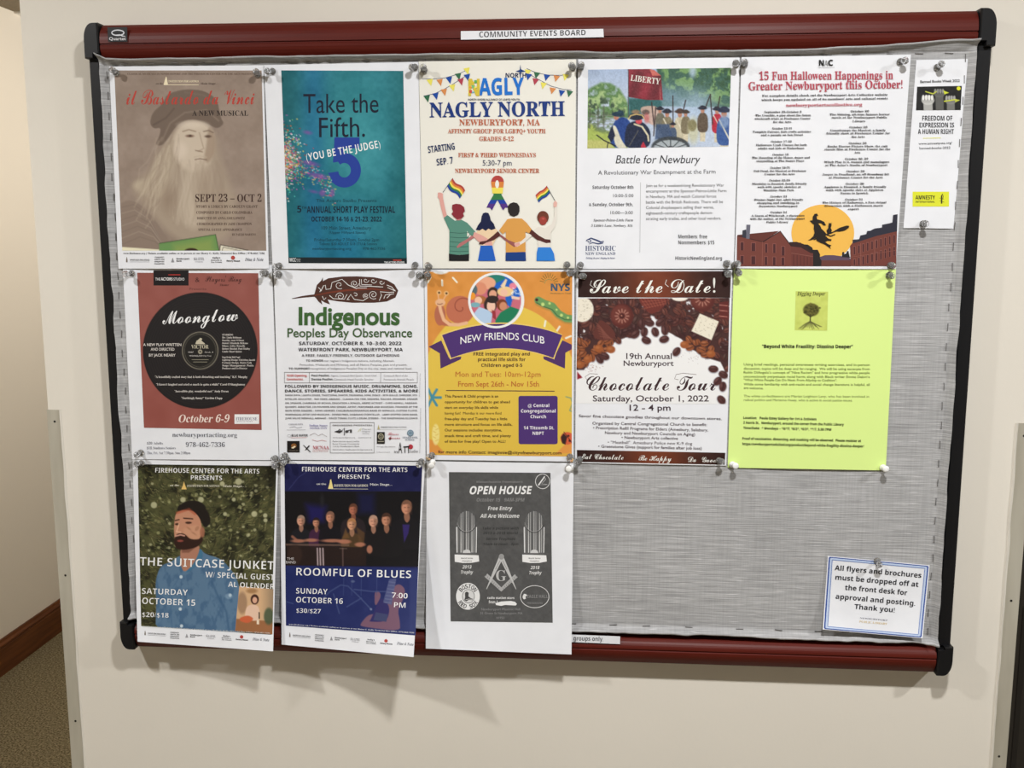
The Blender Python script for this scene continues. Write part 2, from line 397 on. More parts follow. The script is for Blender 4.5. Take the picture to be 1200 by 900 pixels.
# ------------------------------------------------------------------ printed sheets
# three letter shapes beside the plain one: bold sans, bold roman and script; italics are the same shapes slanted
STY = {'sb': (0x1D5D4, 0x1D5EE, 0x1D7EC), 'rb': (0x1D400, 0x1D41A, 0x1D7CE), 'sc': (0x1D4D0, 0x1D4EA, None)}
BASE = {'p': 'p', 's': 'p', 'tt': 'p', 'si': 'p', 'sb': 'sb', 'sbi': 'sb', 'rb': 'rb', 'ri': 'rb', 'rbi': 'rb', 'sc': 'sc'}
SLANT = {'si': .2, 'sbi': .2, 'ri': .22, 'rbi': .2}
def styled(s, st):
    st = BASE[st]
    if st == 'p': return s
    a, b, d = STY[st]; r = ''
    for ch in s:
        if 'A' <= ch <= 'Z': r += chr(a + ord(ch) - 65)
        elif 'a' <= ch <= 'z': r += chr(b + ord(ch) - 97)
        elif d and '0' <= ch <= '9': r += chr(d + ord(ch) - 48)
        else: r += ch
    return r
TEXTS = []            # (curve object, callback) resolved in one pass
def text_job(s, st, w, cb, res=2):
    c = bpy.data.curves.new('lettering', 'FONT'); c.body = styled(s, st); c.size = 1; c.resolution_u = res; c.offset = 0.0 if st == 'sc' or (BASE[st] == 'p' and 'M' in s) else w
    o = bpy.data.objects.new('lettering', c); COL.objects.link(o); TEXTS.append((o, cb))
def resolve_texts():
    bpy.context.view_layer.update()
    for o, cb in TEXTS:
        me = o.to_mesh(); nv = len(me.vertices)
        if nv:
            co = np.empty(nv * 3); me.vertices.foreach_get('co', co); co = co.reshape(-1, 3)[:, :2]
            cb(co, [tuple(p.vertices) for p in me.polygons])
        o.to_mesh_clear()
    for o, cb in TEXTS:
        c = o.data; bpy.data.objects.remove(o); bpy.data.curves.remove(c)
    TEXTS.clear()
CAPH = {'p': .69, 's': .69, 'sb': .714, 'si': .69, 'sbi': .714, 'rb': .676, 'ri': .676, 'rbi': .676, 'sc': .69, 'fr': .69, 'tt': .69}

def homog(src, dst):
    A = []; b = []
    for (x, y), (X, Y) in zip(src, dst):
        A += [[x, y, 1, 0, 0, 0, -X * x, -X * y], [0, 0, 0, x, y, 1, -Y * x, -Y * y]]; b += [X, Y]
    return np.append(np.linalg.solve(np.array(A, float), np.array(b, float)), 1).reshape(3, 3)

def densify(v, tris, lim):
    v = [tuple(p) for p in v]; out = []; st = list(tris); cache = {}
    while st:
        t = st.pop(); e = [(np.hypot(v[t[i]][0] - v[t[(i + 1) % 3]][0], v[t[i]][1] - v[t[(i + 1) % 3]][1]), i) for i in range(3)]
        L, i = max(e)
        if L <= lim: out.append(t); continue
        a, b, c = t[i], t[(i + 1) % 3], t[(i + 2) % 3]; k = (min(a, b), max(a, b))
        if k not in cache: v.append(((v[a][0] + v[b][0]) / 2, (v[a][1] + v[b][1]) / 2)); cache[k] = len(v) - 1
        m = cache[k]; st += [(a, m, c), (m, b, c)]
    return v, out

class Canvas:
    """a small painter working on the vertices of a printed picture"""
    def __init__(s, X, Y):
        s.X, s.Y = X, Y; s.b = np.ones(X.shape + (3,)) * 255.0; s.px = abs(X[0, 1] - X[0, 0]) + 1e-6
        s.cx0, s.cx1, s.ry0, s.ry1 = X.min(0), X.max(0), Y.min(1), Y.max(1)
    def mix(s, m, col, a=1.0):
        m = (np.clip(m, 0, 1) * a)[..., None]; s.b = s.b * (1 - m) + np.asarray(col, float) * m
    def win(s, x0, y0, x1, y1, pad):
        """the rows and columns of the grid that a shape can touch"""
        c = np.nonzero((s.cx1 >= x0 - pad) & (s.cx0 <= x1 + pad))[0]; r = np.nonzero((s.ry1 >= y0 - pad) & (s.ry0 <= y1 + pad))[0]
        return None if not len(c) or not len(r) else (slice(r[0], r[-1] + 1), slice(c[0], c[-1] + 1))
    def mixw(s, w, m, col, a):
        m = (np.clip(m, 0, 1) * a)[..., None]; s.b[w] = s.b[w] * (1 - m) + np.asarray(col, float) * m
    def fill(s, c): s.b[:] = c
    def ell(s, cx, cy, rx, ry, col, a=1, soft=None, rot=0):
        R = max(rx, ry) + (soft or s.px) * max(rx, ry) / min(rx, ry); w = s.win(cx - R, cy - R, cx + R, cy + R, s.px)
        if w is None: return
        c, n = math.cos(rot), math.sin(rot); dx, dy = s.X[w] - cx, s.Y[w] - cy
        d = np.sqrt(((dx * c + dy * n) / rx) ** 2 + ((-dx * n + dy * c) / ry) ** 2)
        s.mixw(w, .5 - (d - 1) / ((soft if soft else s.px) / min(rx, ry)), col, a)
    def dist(s, w, P, closed):
        X, Y = s.X[w], s.Y[w]; ins = np.zeros(X.shape, bool); D = np.full(X.shape, 1e18)
        for i in range(0 if closed else 1, len(P)):
            (x1, y1), (x2, y2) = P[i - 1], P[i]
            if closed and y1 != y2: ins ^= ((Y < y1) != (Y < y2)) & (X < (x2 - x1) * (Y - y1) / (y2 - y1) + x1)
            L2 = (x2 - x1) ** 2 + (y2 - y1) ** 2 + 1e-9; t = np.clip(((X - x1) * (x2 - x1) + (Y - y1) * (y2 - y1)) / L2, 0, 1)
            D = np.minimum(D, (X - x1 - t * (x2 - x1)) ** 2 + (Y - y1 - t * (y2 - y1)) ** 2)
        D = np.sqrt(D); return np.where(ins, -D, D)
    def mask(s, pts, soft=None):
        P = np.array(pts, float); q = soft if soft else s.px; out = np.zeros(s.X.shape)
        w = s.win(P[:, 0].min(), P[:, 1].min(), P[:, 0].max(), P[:, 1].max(), q)
        if w is not None: out[w] = np.clip(.5 - s.dist(w, P, True) / q, 0, 1)
        return out
    def poly(s, pts, col, a=1, soft=None):
        P = np.array(pts, float)
        if soft and soft >= 6 and len(P) > 4:                    # soft shapes get rounded corners
            for _ in range(2): N = np.roll(P, -1, 0); P = np.stack([P * .78 + N * .22, P * .22 + N * .78], 1).reshape(-1, 2)
        q = soft if soft else s.px; w = s.win(P[:, 0].min(), P[:, 1].min(), P[:, 0].max(), P[:, 1].max(), q)
        if w is not None: s.mixw(w, .5 - s.dist(w, P, True) / q, col, a)
    def line(s, pts, w, col, a=1, soft=None):
        P = np.array(pts, float); q = soft if soft else s.px; k = s.win(P[:, 0].min(), P[:, 1].min(), P[:, 0].max(), P[:, 1].max(), q + w)
        if k is not None: s.mixw(k, .5 - (s.dist(k, P, False) - w / 2) / q, col, a)
    def rect(s, x0, y0, x1, y1, col, a=1, soft=None): s.poly([(x0, y0), (x1, y0), (x1, y1), (x0, y1)], col, a, soft)
    def grain(s, amp, sc, seed=1, o=2, sx=1, m=None):
        n = (fbm(s.X / sc * sx, s.Y / sc, seed, o) - .5) * 2 * amp
        if m is not None: n = n * m
        s.b += n[..., None]
    def mul(s, f): s.b *= f[..., None]

FLY = []
class Flyer:
    def __init__(s, name, label, corners, base=.003, lift=(0, 0, 0, 0), bulge=.002, bot=.0015, mat='paper', gain=1.0, cat='flyer', group='flyers pinned on the board', extra=None, n=(20, 26), short=''):
        s.H = homog([(0, 0), (1, 0), (1, 1), (0, 1)], corners); s.Hi = np.linalg.inv(s.H)
        s.base, s.lift, s.bulge, s.bot, s.extra, s.gain = base, lift, bulge, bot, extra, gain
        s.size = np.linalg.norm(on_board(*corners[1]) - on_board(*corners[0]))
        s.org = on_board((corners[0][0] + corners[1][0]) / 2, (corners[0][1] + corners[1][1]) / 2, -base)
        s.k = 0; s.np = 0; s.cur = None; s.blocks = []; s.T = (0, 0, 1); s.short = short
        nx, ny = n; u, v = np.meshgrid(np.linspace(0, 1, nx + 1), np.linspace(0, 1, ny + 1))
        fr = s.surf(u, v, 0).reshape(-1, 3); bk = s.surf(u, v, -.00022).reshape(-1, 3); N = len(fr)
        w = nx + 1; f = []
        for j in range(ny):
            for i in range(nx):
                a = j * w + i; f += [(a, a + w, a + w + 1, a + 1), (N + a, N + a + 1, N + a + w + 1, N + a + w)]
        rim = [i for i in range(w)] + [j * w + nx for j in range(1, ny + 1)] + [ny * w + i for i in range(nx - 1, -1, -1)] + [j * w for j in range(ny - 1, 0, -1)]
        R = len(rim); base_ = 2 * N
        for k in range(R): j = (k + 1) % R; f.append((base_ + k, base_ + j, base_ + R + j, base_ + R + k))
        s.o = tag(mesh_obj(name, np.concatenate([fr, bk, fr[rim], bk[rim]]), f, M[mat], loc=s.org, smooth=False), label, cat, group)
        s.o.data.polygons.foreach_set('use_smooth', [True] * (2 * nx * ny) + [False] * len(rim))
        FLY.append(s)
    def depth(s, u, v):
        tl, tr, br, bl = s.lift; u = np.clip(u, 0, 1); v = np.clip(v, 0, 1)
        d = s.base + s.bulge * np.sin(PI * np.clip(u, 0, 1)) * np.sin(PI * np.clip(v, 0, 1)) + s.bot * np.sin(PI * np.clip(u, 0, 1)) * v ** 3
        d = d + br * u ** 1.8 * v ** 2.2 + bl * (1 - u) ** 1.2 * v ** 3 + tl * (1 - u) ** 2 * (1 - v) ** 2 + tr * u ** 2 * (1 - v) ** 2
        if s.extra: d = d + s.extra(u, v)
        return d
    def surf(s, u, v, off):
        u = np.asarray(u, float); v = np.asarray(v, float); w = s.H[2, 0] * u + s.H[2, 1] * v + 1
        px = (s.H[0, 0] * u + s.H[0, 1] * v + s.H[0, 2]) / w; py = (s.H[1, 0] * u + s.H[1, 1] * v + s.H[1, 2]) / w
        P = on_board(px, py, -s.depth(u, v)); P[..., 1] -= off
        return P - s.org
    def uv(s, X, Y):
        x = s.T[0] + np.asarray(X, float) / s.T[2]; y = s.T[1] + np.asarray(Y, float) / s.T[2]
        w = s.Hi[2, 0] * x + s.Hi[2, 1] * y + s.Hi[2, 2]
        return (s.Hi[0, 0] * x + s.Hi[0, 1] * y + s.Hi[0, 2]) / w, (s.Hi[1, 0] * x + s.Hi[1, 1] * y + s.Hi[1, 2]) / w
    def c(s, x0, y0, sc): s.T = (x0, y0, sc); return s
    def col(s, c): return np.clip(lin(c) * 1.02 * s.gain, 0.002, .86)
    def block(s, name, label=None):
        s.cur = dict(name=name, label=label, v=[], f=[], c=[], n=0); s.blocks.append(s.cur); return s
    def put(s, pts, tris, col, off):
        b = s.cur; u, v = s.uv(*np.asarray(pts, float).T); P = s.surf(u, v, off)
        b['f'] += [tuple(i + b['n'] for i in t) for t in tris]; b['v'].append(P); b['n'] += len(P)
        b['c'].append(np.tile(s.col(col), (len(P), 1)))
    def nxt(s): s.k += 1; return .00034 + .000010 * s.k
    def poly(s, pts, col, n=None):
        tris = tessellate_polygon([[Vector((p[0], p[1], 0)) for p in pts]])
        v, t = densify(pts, [tuple(q) for q in tris], 9 * s.T[2]); s.put(v, t, col, s.nxt()); return s
    def rect(s, x0, y0, x1, y1, col): return s.poly([(x0, y0), (x1, y0), (x1, y1), (x0, y1)], col)
    def ell(s, cx, cy, rx, ry, col, n=28, rot=0, a0=0, a1=2 * PI):
        c, q = math.cos(rot), math.sin(rot); P = []
        for k in range(n + (0 if a1 - a0 > 6.28 else 1)):
            a = a0 + (a1 - a0) * k / n; x, y = rx * math.cos(a), ry * math.sin(a); P.append((cx + x * c - y * q, cy + x * q + y * c))
        return s.poly(P, col)
    def line(s, pts, w, col, closed=False):
        P = np.array(pts, float)
        if closed: P = np.vstack([P, P[:1]])
        d = np.gradient(P, axis=0)
        if closed: d[0] = d[-1] = P[1] - P[-2]
        L = np.hypot(d[:, 0], d[:, 1])[:, None] + 1e-9; nrm = np.stack([-d[:, 1], d[:, 0]], 1) / L
        w = np.broadcast_to(np.asarray(w, float), (len(P),))[:, None]
        a, b = P + nrm * w / 2, P - nrm * w / 2; n = len(P); f = []
        # long straight runs get split so that they follow the sheet
        vv = []; 
        for i in range(n - 1):
            m = max(1, int(math.ceil(np.hypot(*(P[i + 1] - P[i])) / (12 * s.T[2]))))
            for k in range(m): t = k / m; vv.append((a[i] * (1 - t) + a[i + 1] * t, b[i] * (1 - t) + b[i + 1] * t))
        vv.append((a[-1], b[-1])); pts2 = [p for q in vv for p in q]
        for i in range(len(vv) - 1): f.append((2 * i, 2 * i + 1, 2 * i + 3, 2 * i + 2))
        s.put(pts2, f, col, s.nxt()); return s
    def ring(s, cx, cy, rx, ry, w, col, n=40):
        return s.line([(cx + rx * math.cos(2 * PI * k / n), cy + ry * math.sin(2 * PI * k / n)) for k in range(n)], w, col, True)
    def box(s, x0, y0, x1, y1, w, col):
        h = w / 2
        s.rect(x0 - h, y0 - h, x1 + h, y0 + h, col); s.rect(x0 - h, y1 - h, x1 + h, y1 + h, col)
        s.rect(x0 - h, y0, x0 + h, y1, col); s.rect(x1 - h, y0, x1 + h, y1, col); return s
    def t(s, txt, x0, x1, y, cap, col, st='s', y1=None, w=0.0, arc=0.0, res=2, shear=0.0):
        """lettering fitted between x0 and x1 on the baseline y (to y1), with capitals cap high"""
        b = s.cur; T = s.T; off = .00036 + .000010 * (s.k + 1); ye = y if y1 is None else y1; colr = s.col(col)
        def cb(co, faces):
            lo, hi = co[:, 0].min(), co[:, 0].max(); tt = (co[:, 0] - lo) / (hi - lo); L = math.hypot(x1 - x0, ye - y)
            ux, uy = (x1 - x0) / L, (ye - y) / L; h = co[:, 1] * cap / CAPH[st]
            h = h + arc * 4 * tt * (1 - tt)
            X = x0 + tt * L * ux + h * (uy + shear + SLANT.get(st, 0)); Y = y + tt * L * uy - h * ux
            sv = s.T; s.T = T; u, v = s.uv(X, Y); s.T = sv; P = s.surf(u, v, off)
            b['f'] += [tuple(i + b['n'] for i in q) for q in faces]; b['v'].append(P); b['n'] += len(P); b['c'].append(np.tile(colr, (len(P), 1)))
        text_job(txt, st, w, cb, res); return s
    def pic(s, name, quad, nx, ny, fn, label=None):
        U, V = np.meshgrid(np.linspace(0, 1, nx + 1), np.linspace(0, 1, ny + 1)); q = [np.array(p, float) for p in quad]
        X = (q[0][0] * (1 - U) + q[1][0] * U) * (1 - V) + (q[3][0] * (1 - U) + q[2][0] * U) * V
        Y = (q[0][1] * (1 - U) + q[1][1] * U) * (1 - V) + (q[3][1] * (1 - U) + q[2][1] * U) * V
        cv = Canvas(X, Y); fn(cv); u, v = s.uv(X, Y); s.np += 1; P = s.surf(u, v, .00021 + .00005 * s.np).reshape(-1, 3)
        colr = np.clip(lin(np.clip(cv.b, 0, 255)) * 1.02 * s.gain, .002, .86).reshape(-1, 3)
        w = nx + 1; idx = np.arange(w * (ny + 1)).reshape(ny + 1, w)
        f = np.stack([idx[:-1, :-1], idx[1:, :-1], idx[1:, 1:], idx[:-1, 1:]], -1).reshape(-1, 4)
        me = bpy.data.meshes.new(name); me.vertices.add(len(P)); me.vertices.foreach_set('co', P.ravel())
        me.loops.add(len(f) * 4); me.loops.foreach_set('vertex_index', f.ravel().astype(np.int32))
        me.polygons.add(len(f)); me.polygons.foreach_set('loop_start', np.arange(0, len(f) * 4, 4, dtype=np.int32)); me.update(calc_edges=True)
        a = me.color_attributes.new('ink', 'FLOAT_COLOR', 'POINT'); a.data.foreach_set('color', np.concatenate([colr, np.ones((len(P), 1))], 1).astype(np.float32).ravel())
        me.materials.append(M['ink']); me.polygons.foreach_set('use_smooth', [True] * len(f))
        o = link(bpy.data.objects.new(name, me), s.o); tag(o, label); return s
    def finish(s):
        for b in s.blocks:
            if b['n']:
                o = mesh_obj(b['name'], np.concatenate(b['v']), b['f'], M['ink'], s.o, ink=np.concatenate(b['c'])); tag(o, b['label'])

WHITE = (245, 245, 245); BLK = (28, 28, 30)
def sponsors(f, A, Bp, s, dark=(70, 70, 74)):
    """the row of sponsors' marks along the foot of three flyers; A and Bp are its left and right ends, s its unit"""
    ax, ay = A; bx, by = Bp
    def q(t, dy=0): return ax + (bx - ax) * t, ay + (by - ay) * t + dy * s
    def tx(txt, t0, t1, dy, cap, st='sb', col=dark, w=0):
        (x0, y0), (x1, y1) = q(t0, dy), q(t1, dy); f.t(txt, x0, x1, y0, cap * s, col, st, y1=y1, w=w)
    f.block('sponsor_logo')
    x, y = q(.018); f.poly([(x - 4 * s, y + 14 * s), (x - 4 * s, y + 2 * s), (x - 1 * s, y - 14 * s), (x + 1 * s, y - 14 * s), (x + 4 * s, y + 2 * s), (x + 4 * s, y + 14 * s)], (120, 110, 100))
    tx('INSTITUTION FOR SAVINGS', .04, .18, 6, 9, 'rb'); f.line([q(.04, 12), q(.18, 12)], 1.2 * s, (120, 120, 124))
    f.block('sponsor_logo')
    for k, w_ in enumerate(('COMMUNITY', 'ARTS IN', 'NEWBURYPORT', 'FOUNDATION')): tx(w_, .215, .285, -10 + 12 * k, 7)
    f.block('sponsor_logo')
    x, y = q(.345); f.poly([(x - 9 * s, y + 14 * s), (x, y - 12 * s), (x + 9 * s, y + 14 * s)], (150, 150, 154)); tx('Newburyport', .372, .465, -1, 9); tx('Bank', .372, .41, 11, 9)
    f.block('sponsor_logo'); tx('SEA LEVEL', .495, .57, 3, 15, 'rb', (140, 140, 146)); tx('OYSTER BAR', .505, .56, 15, 7, 's', (150, 150, 156))
    f.block('sponsor_logo'); tx("Kelly's", .63, .685, -6, 9); tx('Donuts &', .62, .695, 6, 7); tx('Ice Cream', .62, .695, 17, 7)
    f.block('sponsor_logo', 'sponsor mark with a red dot'); x, y = q(.775, -11); f.ell(x, y, 11 * s, 11 * s, (178, 72, 66)); tx('Rotary House', .73, .825, 11, 9, 'sb', (40, 40, 44), .01)
    f.block('sponsor_logo'); tx('Dine & Note', .86, .99, 7, 17, 'ri', (120, 122, 130))
TICK = 'www.firehouse.org | Tickets available online or in person at our Henry G. Kelly Memorial Box Office | 978.462.7336'

# ------------------------------------------------------------------ flyer 1: sepia musical poster
f1 = Flyer('flyer', 'sepia brown musical flyer with a bearded man in a cap and red script title', [(128, 78), (308.7, 76.5), (315, 314.8), (138.8, 314.8)], base=.0048, bulge=.002, bot=.003, gain=1.0, short='sepia musical flyer')
def art(c):
    c.fill((148, 131, 118)); c.grain(10, 160, 3); c.grain(5, 30, 8)
    hair = (186, 171, 150)
    c.poly([(330, 720), (420, 560), (520, 470), (780, 470), (830, 720), (900, 900), (960, 1080), (900, 1260), (760, 1340), (560, 1330), (420, 1240), (330, 1120), (180, 960), (170, 880), (260, 820), (300, 780)], (164, 148, 130), 1, 60)
    c.poly([(60, 1040), (160, 1000), (260, 1060), (360, 1180), (460, 1340), (470, 1400), (60, 1400)], (138, 121, 108), 1, 14)
    for k in range(7): c.line([(95, 1060 + k * 46), (180 + k * 8, 1040 + k * 40), (280 + k * 10, 1110 + k * 34), (400 + k * 6, 1340 + k * 10)], 6, (172, 157, 142) if k % 2 else (118, 103, 93), .5, 8)
    c.poly([(610, 700), (560, 860), (520, 1060), (560, 1180), (640, 1230), (720, 1120), (770, 940), (765, 740), (700, 690)], (186, 171, 152), 1, 70)
    c.poly([(470, 560), (360, 690), (320, 800), (280, 850), (190, 870), (180, 920), (280, 980), (400, 1000), (440, 900), (470, 760)], (182, 167, 146), .9, 40)
    cap = [(300, 440), (320, 360), (400, 290), (430, 220), (560, 185), (700, 195), (800, 260), (825, 400), (852, 440), (800, 482), (730, 442), (600, 405), (500, 450), (430, 560), (390, 605), (340, 600), (370, 540), (385, 470), (330, 480)]
    c.poly(cap, (112, 96, 84), 1, 8); c.line([(390, 570), (450, 440), (560, 360), (720, 340), (810, 420)], 10, (138, 121, 107), .8, 12)
    c.line([(330, 450), (420, 400), (480, 330)], 9, (92, 77, 67), .8, 14)
    c.line([(560, 210), (700, 230), (780, 300)], 8, (128, 111, 97), .6, 16)
    c.poly([(505, 465), (600, 415), (730, 445), (775, 520), (775, 640), (740, 740), (660, 800), (560, 790), (490, 700), (470, 560)], (199, 184, 165), 1, 36)
    c.poly([(735, 450), (790, 540), (785, 660), (730, 740), (700, 700), (720, 600)], (158, 138, 119), .85, 22)
    c.ell(530, 640, 46, 60, (214, 199, 182), .7, 40); c.ell(620, 450, 90, 26, (212, 198, 180), .8, 30)
    c.ell(597, 533, 30, 11, (128, 102, 86), 1, 8); c.ell(732, 536, 24, 10, (100, 80, 66), 1, 8); c.ell(600, 532, 10, 7, (80, 62, 52))
    c.line([(545, 500), (590, 486), (640, 500)], 9, (140, 120, 102), .8, 8); c.line([(700, 500), (735, 492), (770, 508)], 8, (110, 92, 78), .8, 8)
    c.line([(668, 510), (684, 570), (700, 625), (660, 646)], 7, (160, 140, 122), .8, 10); c.line([(640, 640), (690, 650)], 7, (120, 98, 82), .8, 8)
    c.line([(636, 708), (672, 700), (722, 710)], 6, (104, 82, 68), .9, 5); c.line([(630, 690), (670, 680), (720, 690)], 9, (186, 170, 150), .7, 8)
    for k in range(60):
        r = random.Random(k); x = r.uniform(350, 520); y0 = r.uniform(520, 760); s_ = r.choice([-1, 1]); P = [(x, y0)]
        for j in range(6): P.append((P[-1][0] - r.uniform(2, 44) * (1 if x < 480 else .3) + 14 * math.sin(j * 1.7 + k), P[-1][1] + r.uniform(50, 90)))
        c.line(P, r.uniform(3, 9), (200, 186, 165) if s_ > 0 else (144, 126, 110), .3, 12)
    for k in range(80):
        r = random.Random(k + 99); x = r.uniform(520, 820); P = [(x, r.uniform(700, 800))]
        for j in range(7): P.append((P[-1][0] + (x - 660) * .04 + 16 * math.sin(j * 1.1 + k * .5), P[-1][1] + 60))
        c.line(P, r.uniform(4, 12), (196, 182, 163) if x < 700 and k % 3 else (150, 132, 116), .2, 16)
    c.ell(440, 1000, 45, 90, (138, 119, 102), .6, 70); c.ell(700, 930, 60, 150, (152, 134, 116), .6, 80)
    c.poly([(60, 1352), (380, 1374), (380, 1420), (60, 1420)], (232, 226, 196))
    c.poly([(370, 1328), (788, 1262), (820, 1400), (370, 1400)], (104, 144, 84)); c.poly([(480, 1340), (760, 1290), (780, 1400), (480, 1400)], (150, 160, 84), .6, 60)
    c.line([(372, 1328), (788, 1262), (812, 1385)], 5, (50, 66, 42), .8); c.ell(608, 1392, 54, 30, (58, 44, 30))
    c.poly([(822, 1338), (1040, 1382), (1040, 1420), (812, 1420)], (226, 220, 200)); c.line([(816, 1390), (824, 1338), (1030, 1380)], 5, (52, 44, 38)); c.line([(836, 1390), (842, 1356), (990, 1386)], 3, (52, 44, 38))
f1.c(128, 75, 6.316).pic('portrait_picture', [(38, 48), (1128, 48), (1163, 1381), (97, 1381)], 190, 232, art, 'sepia printed portrait of a bearded man in a soft cap')
f1.block('lettering'); D = (72, 54, 44)
f1.t('CLASSICAL MUSICALS IN NEWBURYPORT AND THE FIREHOUSE CENTER FOR THE ARTS PRESENT', 135, 1065, 80, 13, (96, 74, 60), 'rb')
f1.t('on the', 345, 397, 152, 15, D, 'ri'); f1.t('Main Stage...', 675, 800, 152, 15, D, 'ri')
f1.t('INSTITUTION FOR SAVINGS', 440, 662, 136, 16, (236, 222, 188), 'rb'); f1.line([(405, 154), (662, 154)], 4, (236, 222, 188))
f1.poly([(404, 154), (412, 120), (418, 100), (422, 92), (426, 100), (430, 120), (436, 154)], (236, 222, 188))
f1.block('title', 'red script title lettering'); f1.t('il Bastardo da Vinci', 128, 1076, 300, 120, (182, 62, 52), 'sc', w=.008, res=4, y1=298)
f1.block('subtitle').t('A NEW MUSICAL', 615, 1030, 383, 38, (44, 34, 30), 'rb')
f1.block('date_line').t('SEPT 23 – OCT 2', 638, 1128, 1020, 56, (66, 46, 40), 'rb', res=3)
f1.block('lettering'); f1.c(128, 190, 6.316)
for a, b, y, h, s_ in [(645, 1098, 338, 19, 'STORY & LYRICS BY CAROLYN GRANT'), (645, 1060, 382, 19, 'COMPOSED BY CARLO COLOMBARA'), (650, 1005, 424, 18, 'DIRECTED BY ANNA SMULOWITZ'), (650, 1055, 466, 18, 'CHOREOGRAPHED BY JADE CHAMPION'), (660, 985, 508, 17, 'SPECIAL GUEST APPEARANCE'), (910, 1085, 544, 16, 'BY PAULO MARTINI')]:
    f1.t(s_, a, b, y, h, (80, 60, 50), 'rb')
f1.t(TICK, 105, 1150, 681, 13, (60, 60, 64), 'rb')
sponsors(f1, (112, 722), (1150, 722), 1.35)

# ------------------------------------------------------------------ flyer 2: teal play festival
f2 = Flyer('flyer', 'teal short play festival flyer with a big blue numeral and confetti', [(309.3, 76.3), (490.2, 72.5), (495.5, 314.7), (319.5, 315)], base=.0042, bulge=.003, bot=.004, short='teal play festival flyer')
def art(c):
    c.fill((30, 108, 122)); X, Y = c.X, c.Y
    g = np.exp(-(((X - 370) / 170) ** 2 + ((Y - 330) / 300) ** 2)); c.mix(g, (64, 152, 160), .75)
    e = np.minimum(np.minimum(X - 72, 572 - X), 90) / 90; c.mix(1 - e, (24, 96, 100), .6)
    c.mix(np.exp(-((X - 200) / 50) ** 2), (24, 104, 152), .55); c.mix(np.exp(-((X - 330) / 90) ** 2) * np.clip((Y - 560) / 200, 0, 1), (28, 118, 160), .6)
    c.grain(16, 90, 5, 3); c.grain(7, 14, 9, 2)
    c.poly([(60, 836), (600, 840), (600, 900), (60, 900)], (24, 34, 38))
    r = random.Random(3); cols = [(226, 70, 76), (238, 176, 190), (120, 190, 110), (236, 200, 90), (240, 240, 236), (190, 90, 170), (90, 200, 190), (160, 60, 60), (206, 110, 70)]
    for k in range(620):
        x = 74 + abs(r.gauss(0, 38)); y = r.gauss(440, 62)
        c.ell(x, y, r.uniform(1.6, 4), r.uniform(1.4, 3), r.choice(cols), .85, 3)
    for k in range(190):
        t = r.random(); x = 90 + t * 200 + r.gauss(0, 14); y = 430 + t * 140 + r.gauss(0, 26)
        c.ell(x, y, r.uniform(1.5, 5), r.uniform(1.3, 3), r.choice(cols[:7]), .7, 3)
    for (x, y, a, b) in [(215, 505, 40, 10), (185, 455, 34, 9), (235, 575, 12, 14), (275, 575, 9, 16), (200, 570, 16, 5), (175, 330, 16, 7)]: c.ell(x, y, a, b, (170, 70, 160), .55, 10, .2)
f2.c(310, 60, 3.463).pic('teal_picture', [(68, 78), (563, 80), (578, 862), (98, 860)], 190, 280, art, 'teal printed panel with confetti on its left side')
N = (18, 24, 44)
f2.block('numeral', 'big blue numeral 5').rect(284, 350, 386, 394, (36, 62, 150)).poly([(284, 350), (326, 350), (322, 446), (278, 452)], (36, 62, 150)).line([(324 + 47 * math.cos(math.radians(q)), 483 + 50 * math.sin(math.radians(q))) for q in range(-128, 152, 10)], 41, (36, 62, 150)).poly([(258, 494), (300, 488), (304, 510), (276, 526)], (36, 62, 150))
f2.block('title').t('Take the', 158, 463, 251, 78, N, 's', y1=249, res=4).t('Fifth.', 222, 408, 349, 80, N, 's', y1=347, res=4)
f2.block('subtitle', 'tilted white lettering').t('(YOU BE THE JUDGE)', 172, 472, 446, 31, (236, 240, 242), 'sb', y1=391, w=-.01)
f2.block('lettering'); K = (14, 52, 66)
for a, b, y, h, st, s_ in [(210, 455, 612, 12, 'tt', 'The Actors Studio Presents'), (150, 530, 656, 27, 'sb', 'ANNUAL SHORT PLAY FESTIVAL'), (133, 150, 654, 27, 'sb', '5'), (151, 170, 640, 10, 'sb', 'TH'), (190, 476, 691, 20, 'sb', 'OCTOBER 14-16 & 21-23, 2022'), (232, 433, 724, 14, 's', '109 Main Street, Amesbury'), (262, 410, 740, 9, 's', '(Upper Millyard Space)'), (203, 465, 771, 12, 's', 'Friday/Saturday 7:30pm, Sunday 2pm'), (222, 457, 787, 11, 's', 'Tickets: $20 ADULT $18 STU & Seniors'), (195, 352, 806, 10, 's', 'newburyportacting.org'), (400, 490, 806, 10, 's', '978-462-7336')]:
    if a == 150: a = 172
    f2.t(s_, a, b, y, h, (12, 24, 44) if h > 19 else K, st)
f2.block('sponsor_logo').t('MCC', 103, 128, 854, 15, (220, 224, 226), 'sb').t('BOSTON', 130, 146, 848, 6, (200, 204, 206), 's').t('CULTURAL', 130, 146, 855, 6, (200, 204, 206), 's')
f2.t('THE ACTORS STUDIO', 486, 568, 861, 8, (220, 224, 226), 'sb'); f2.rect(522, 846, 556, 850, (190, 70, 60))

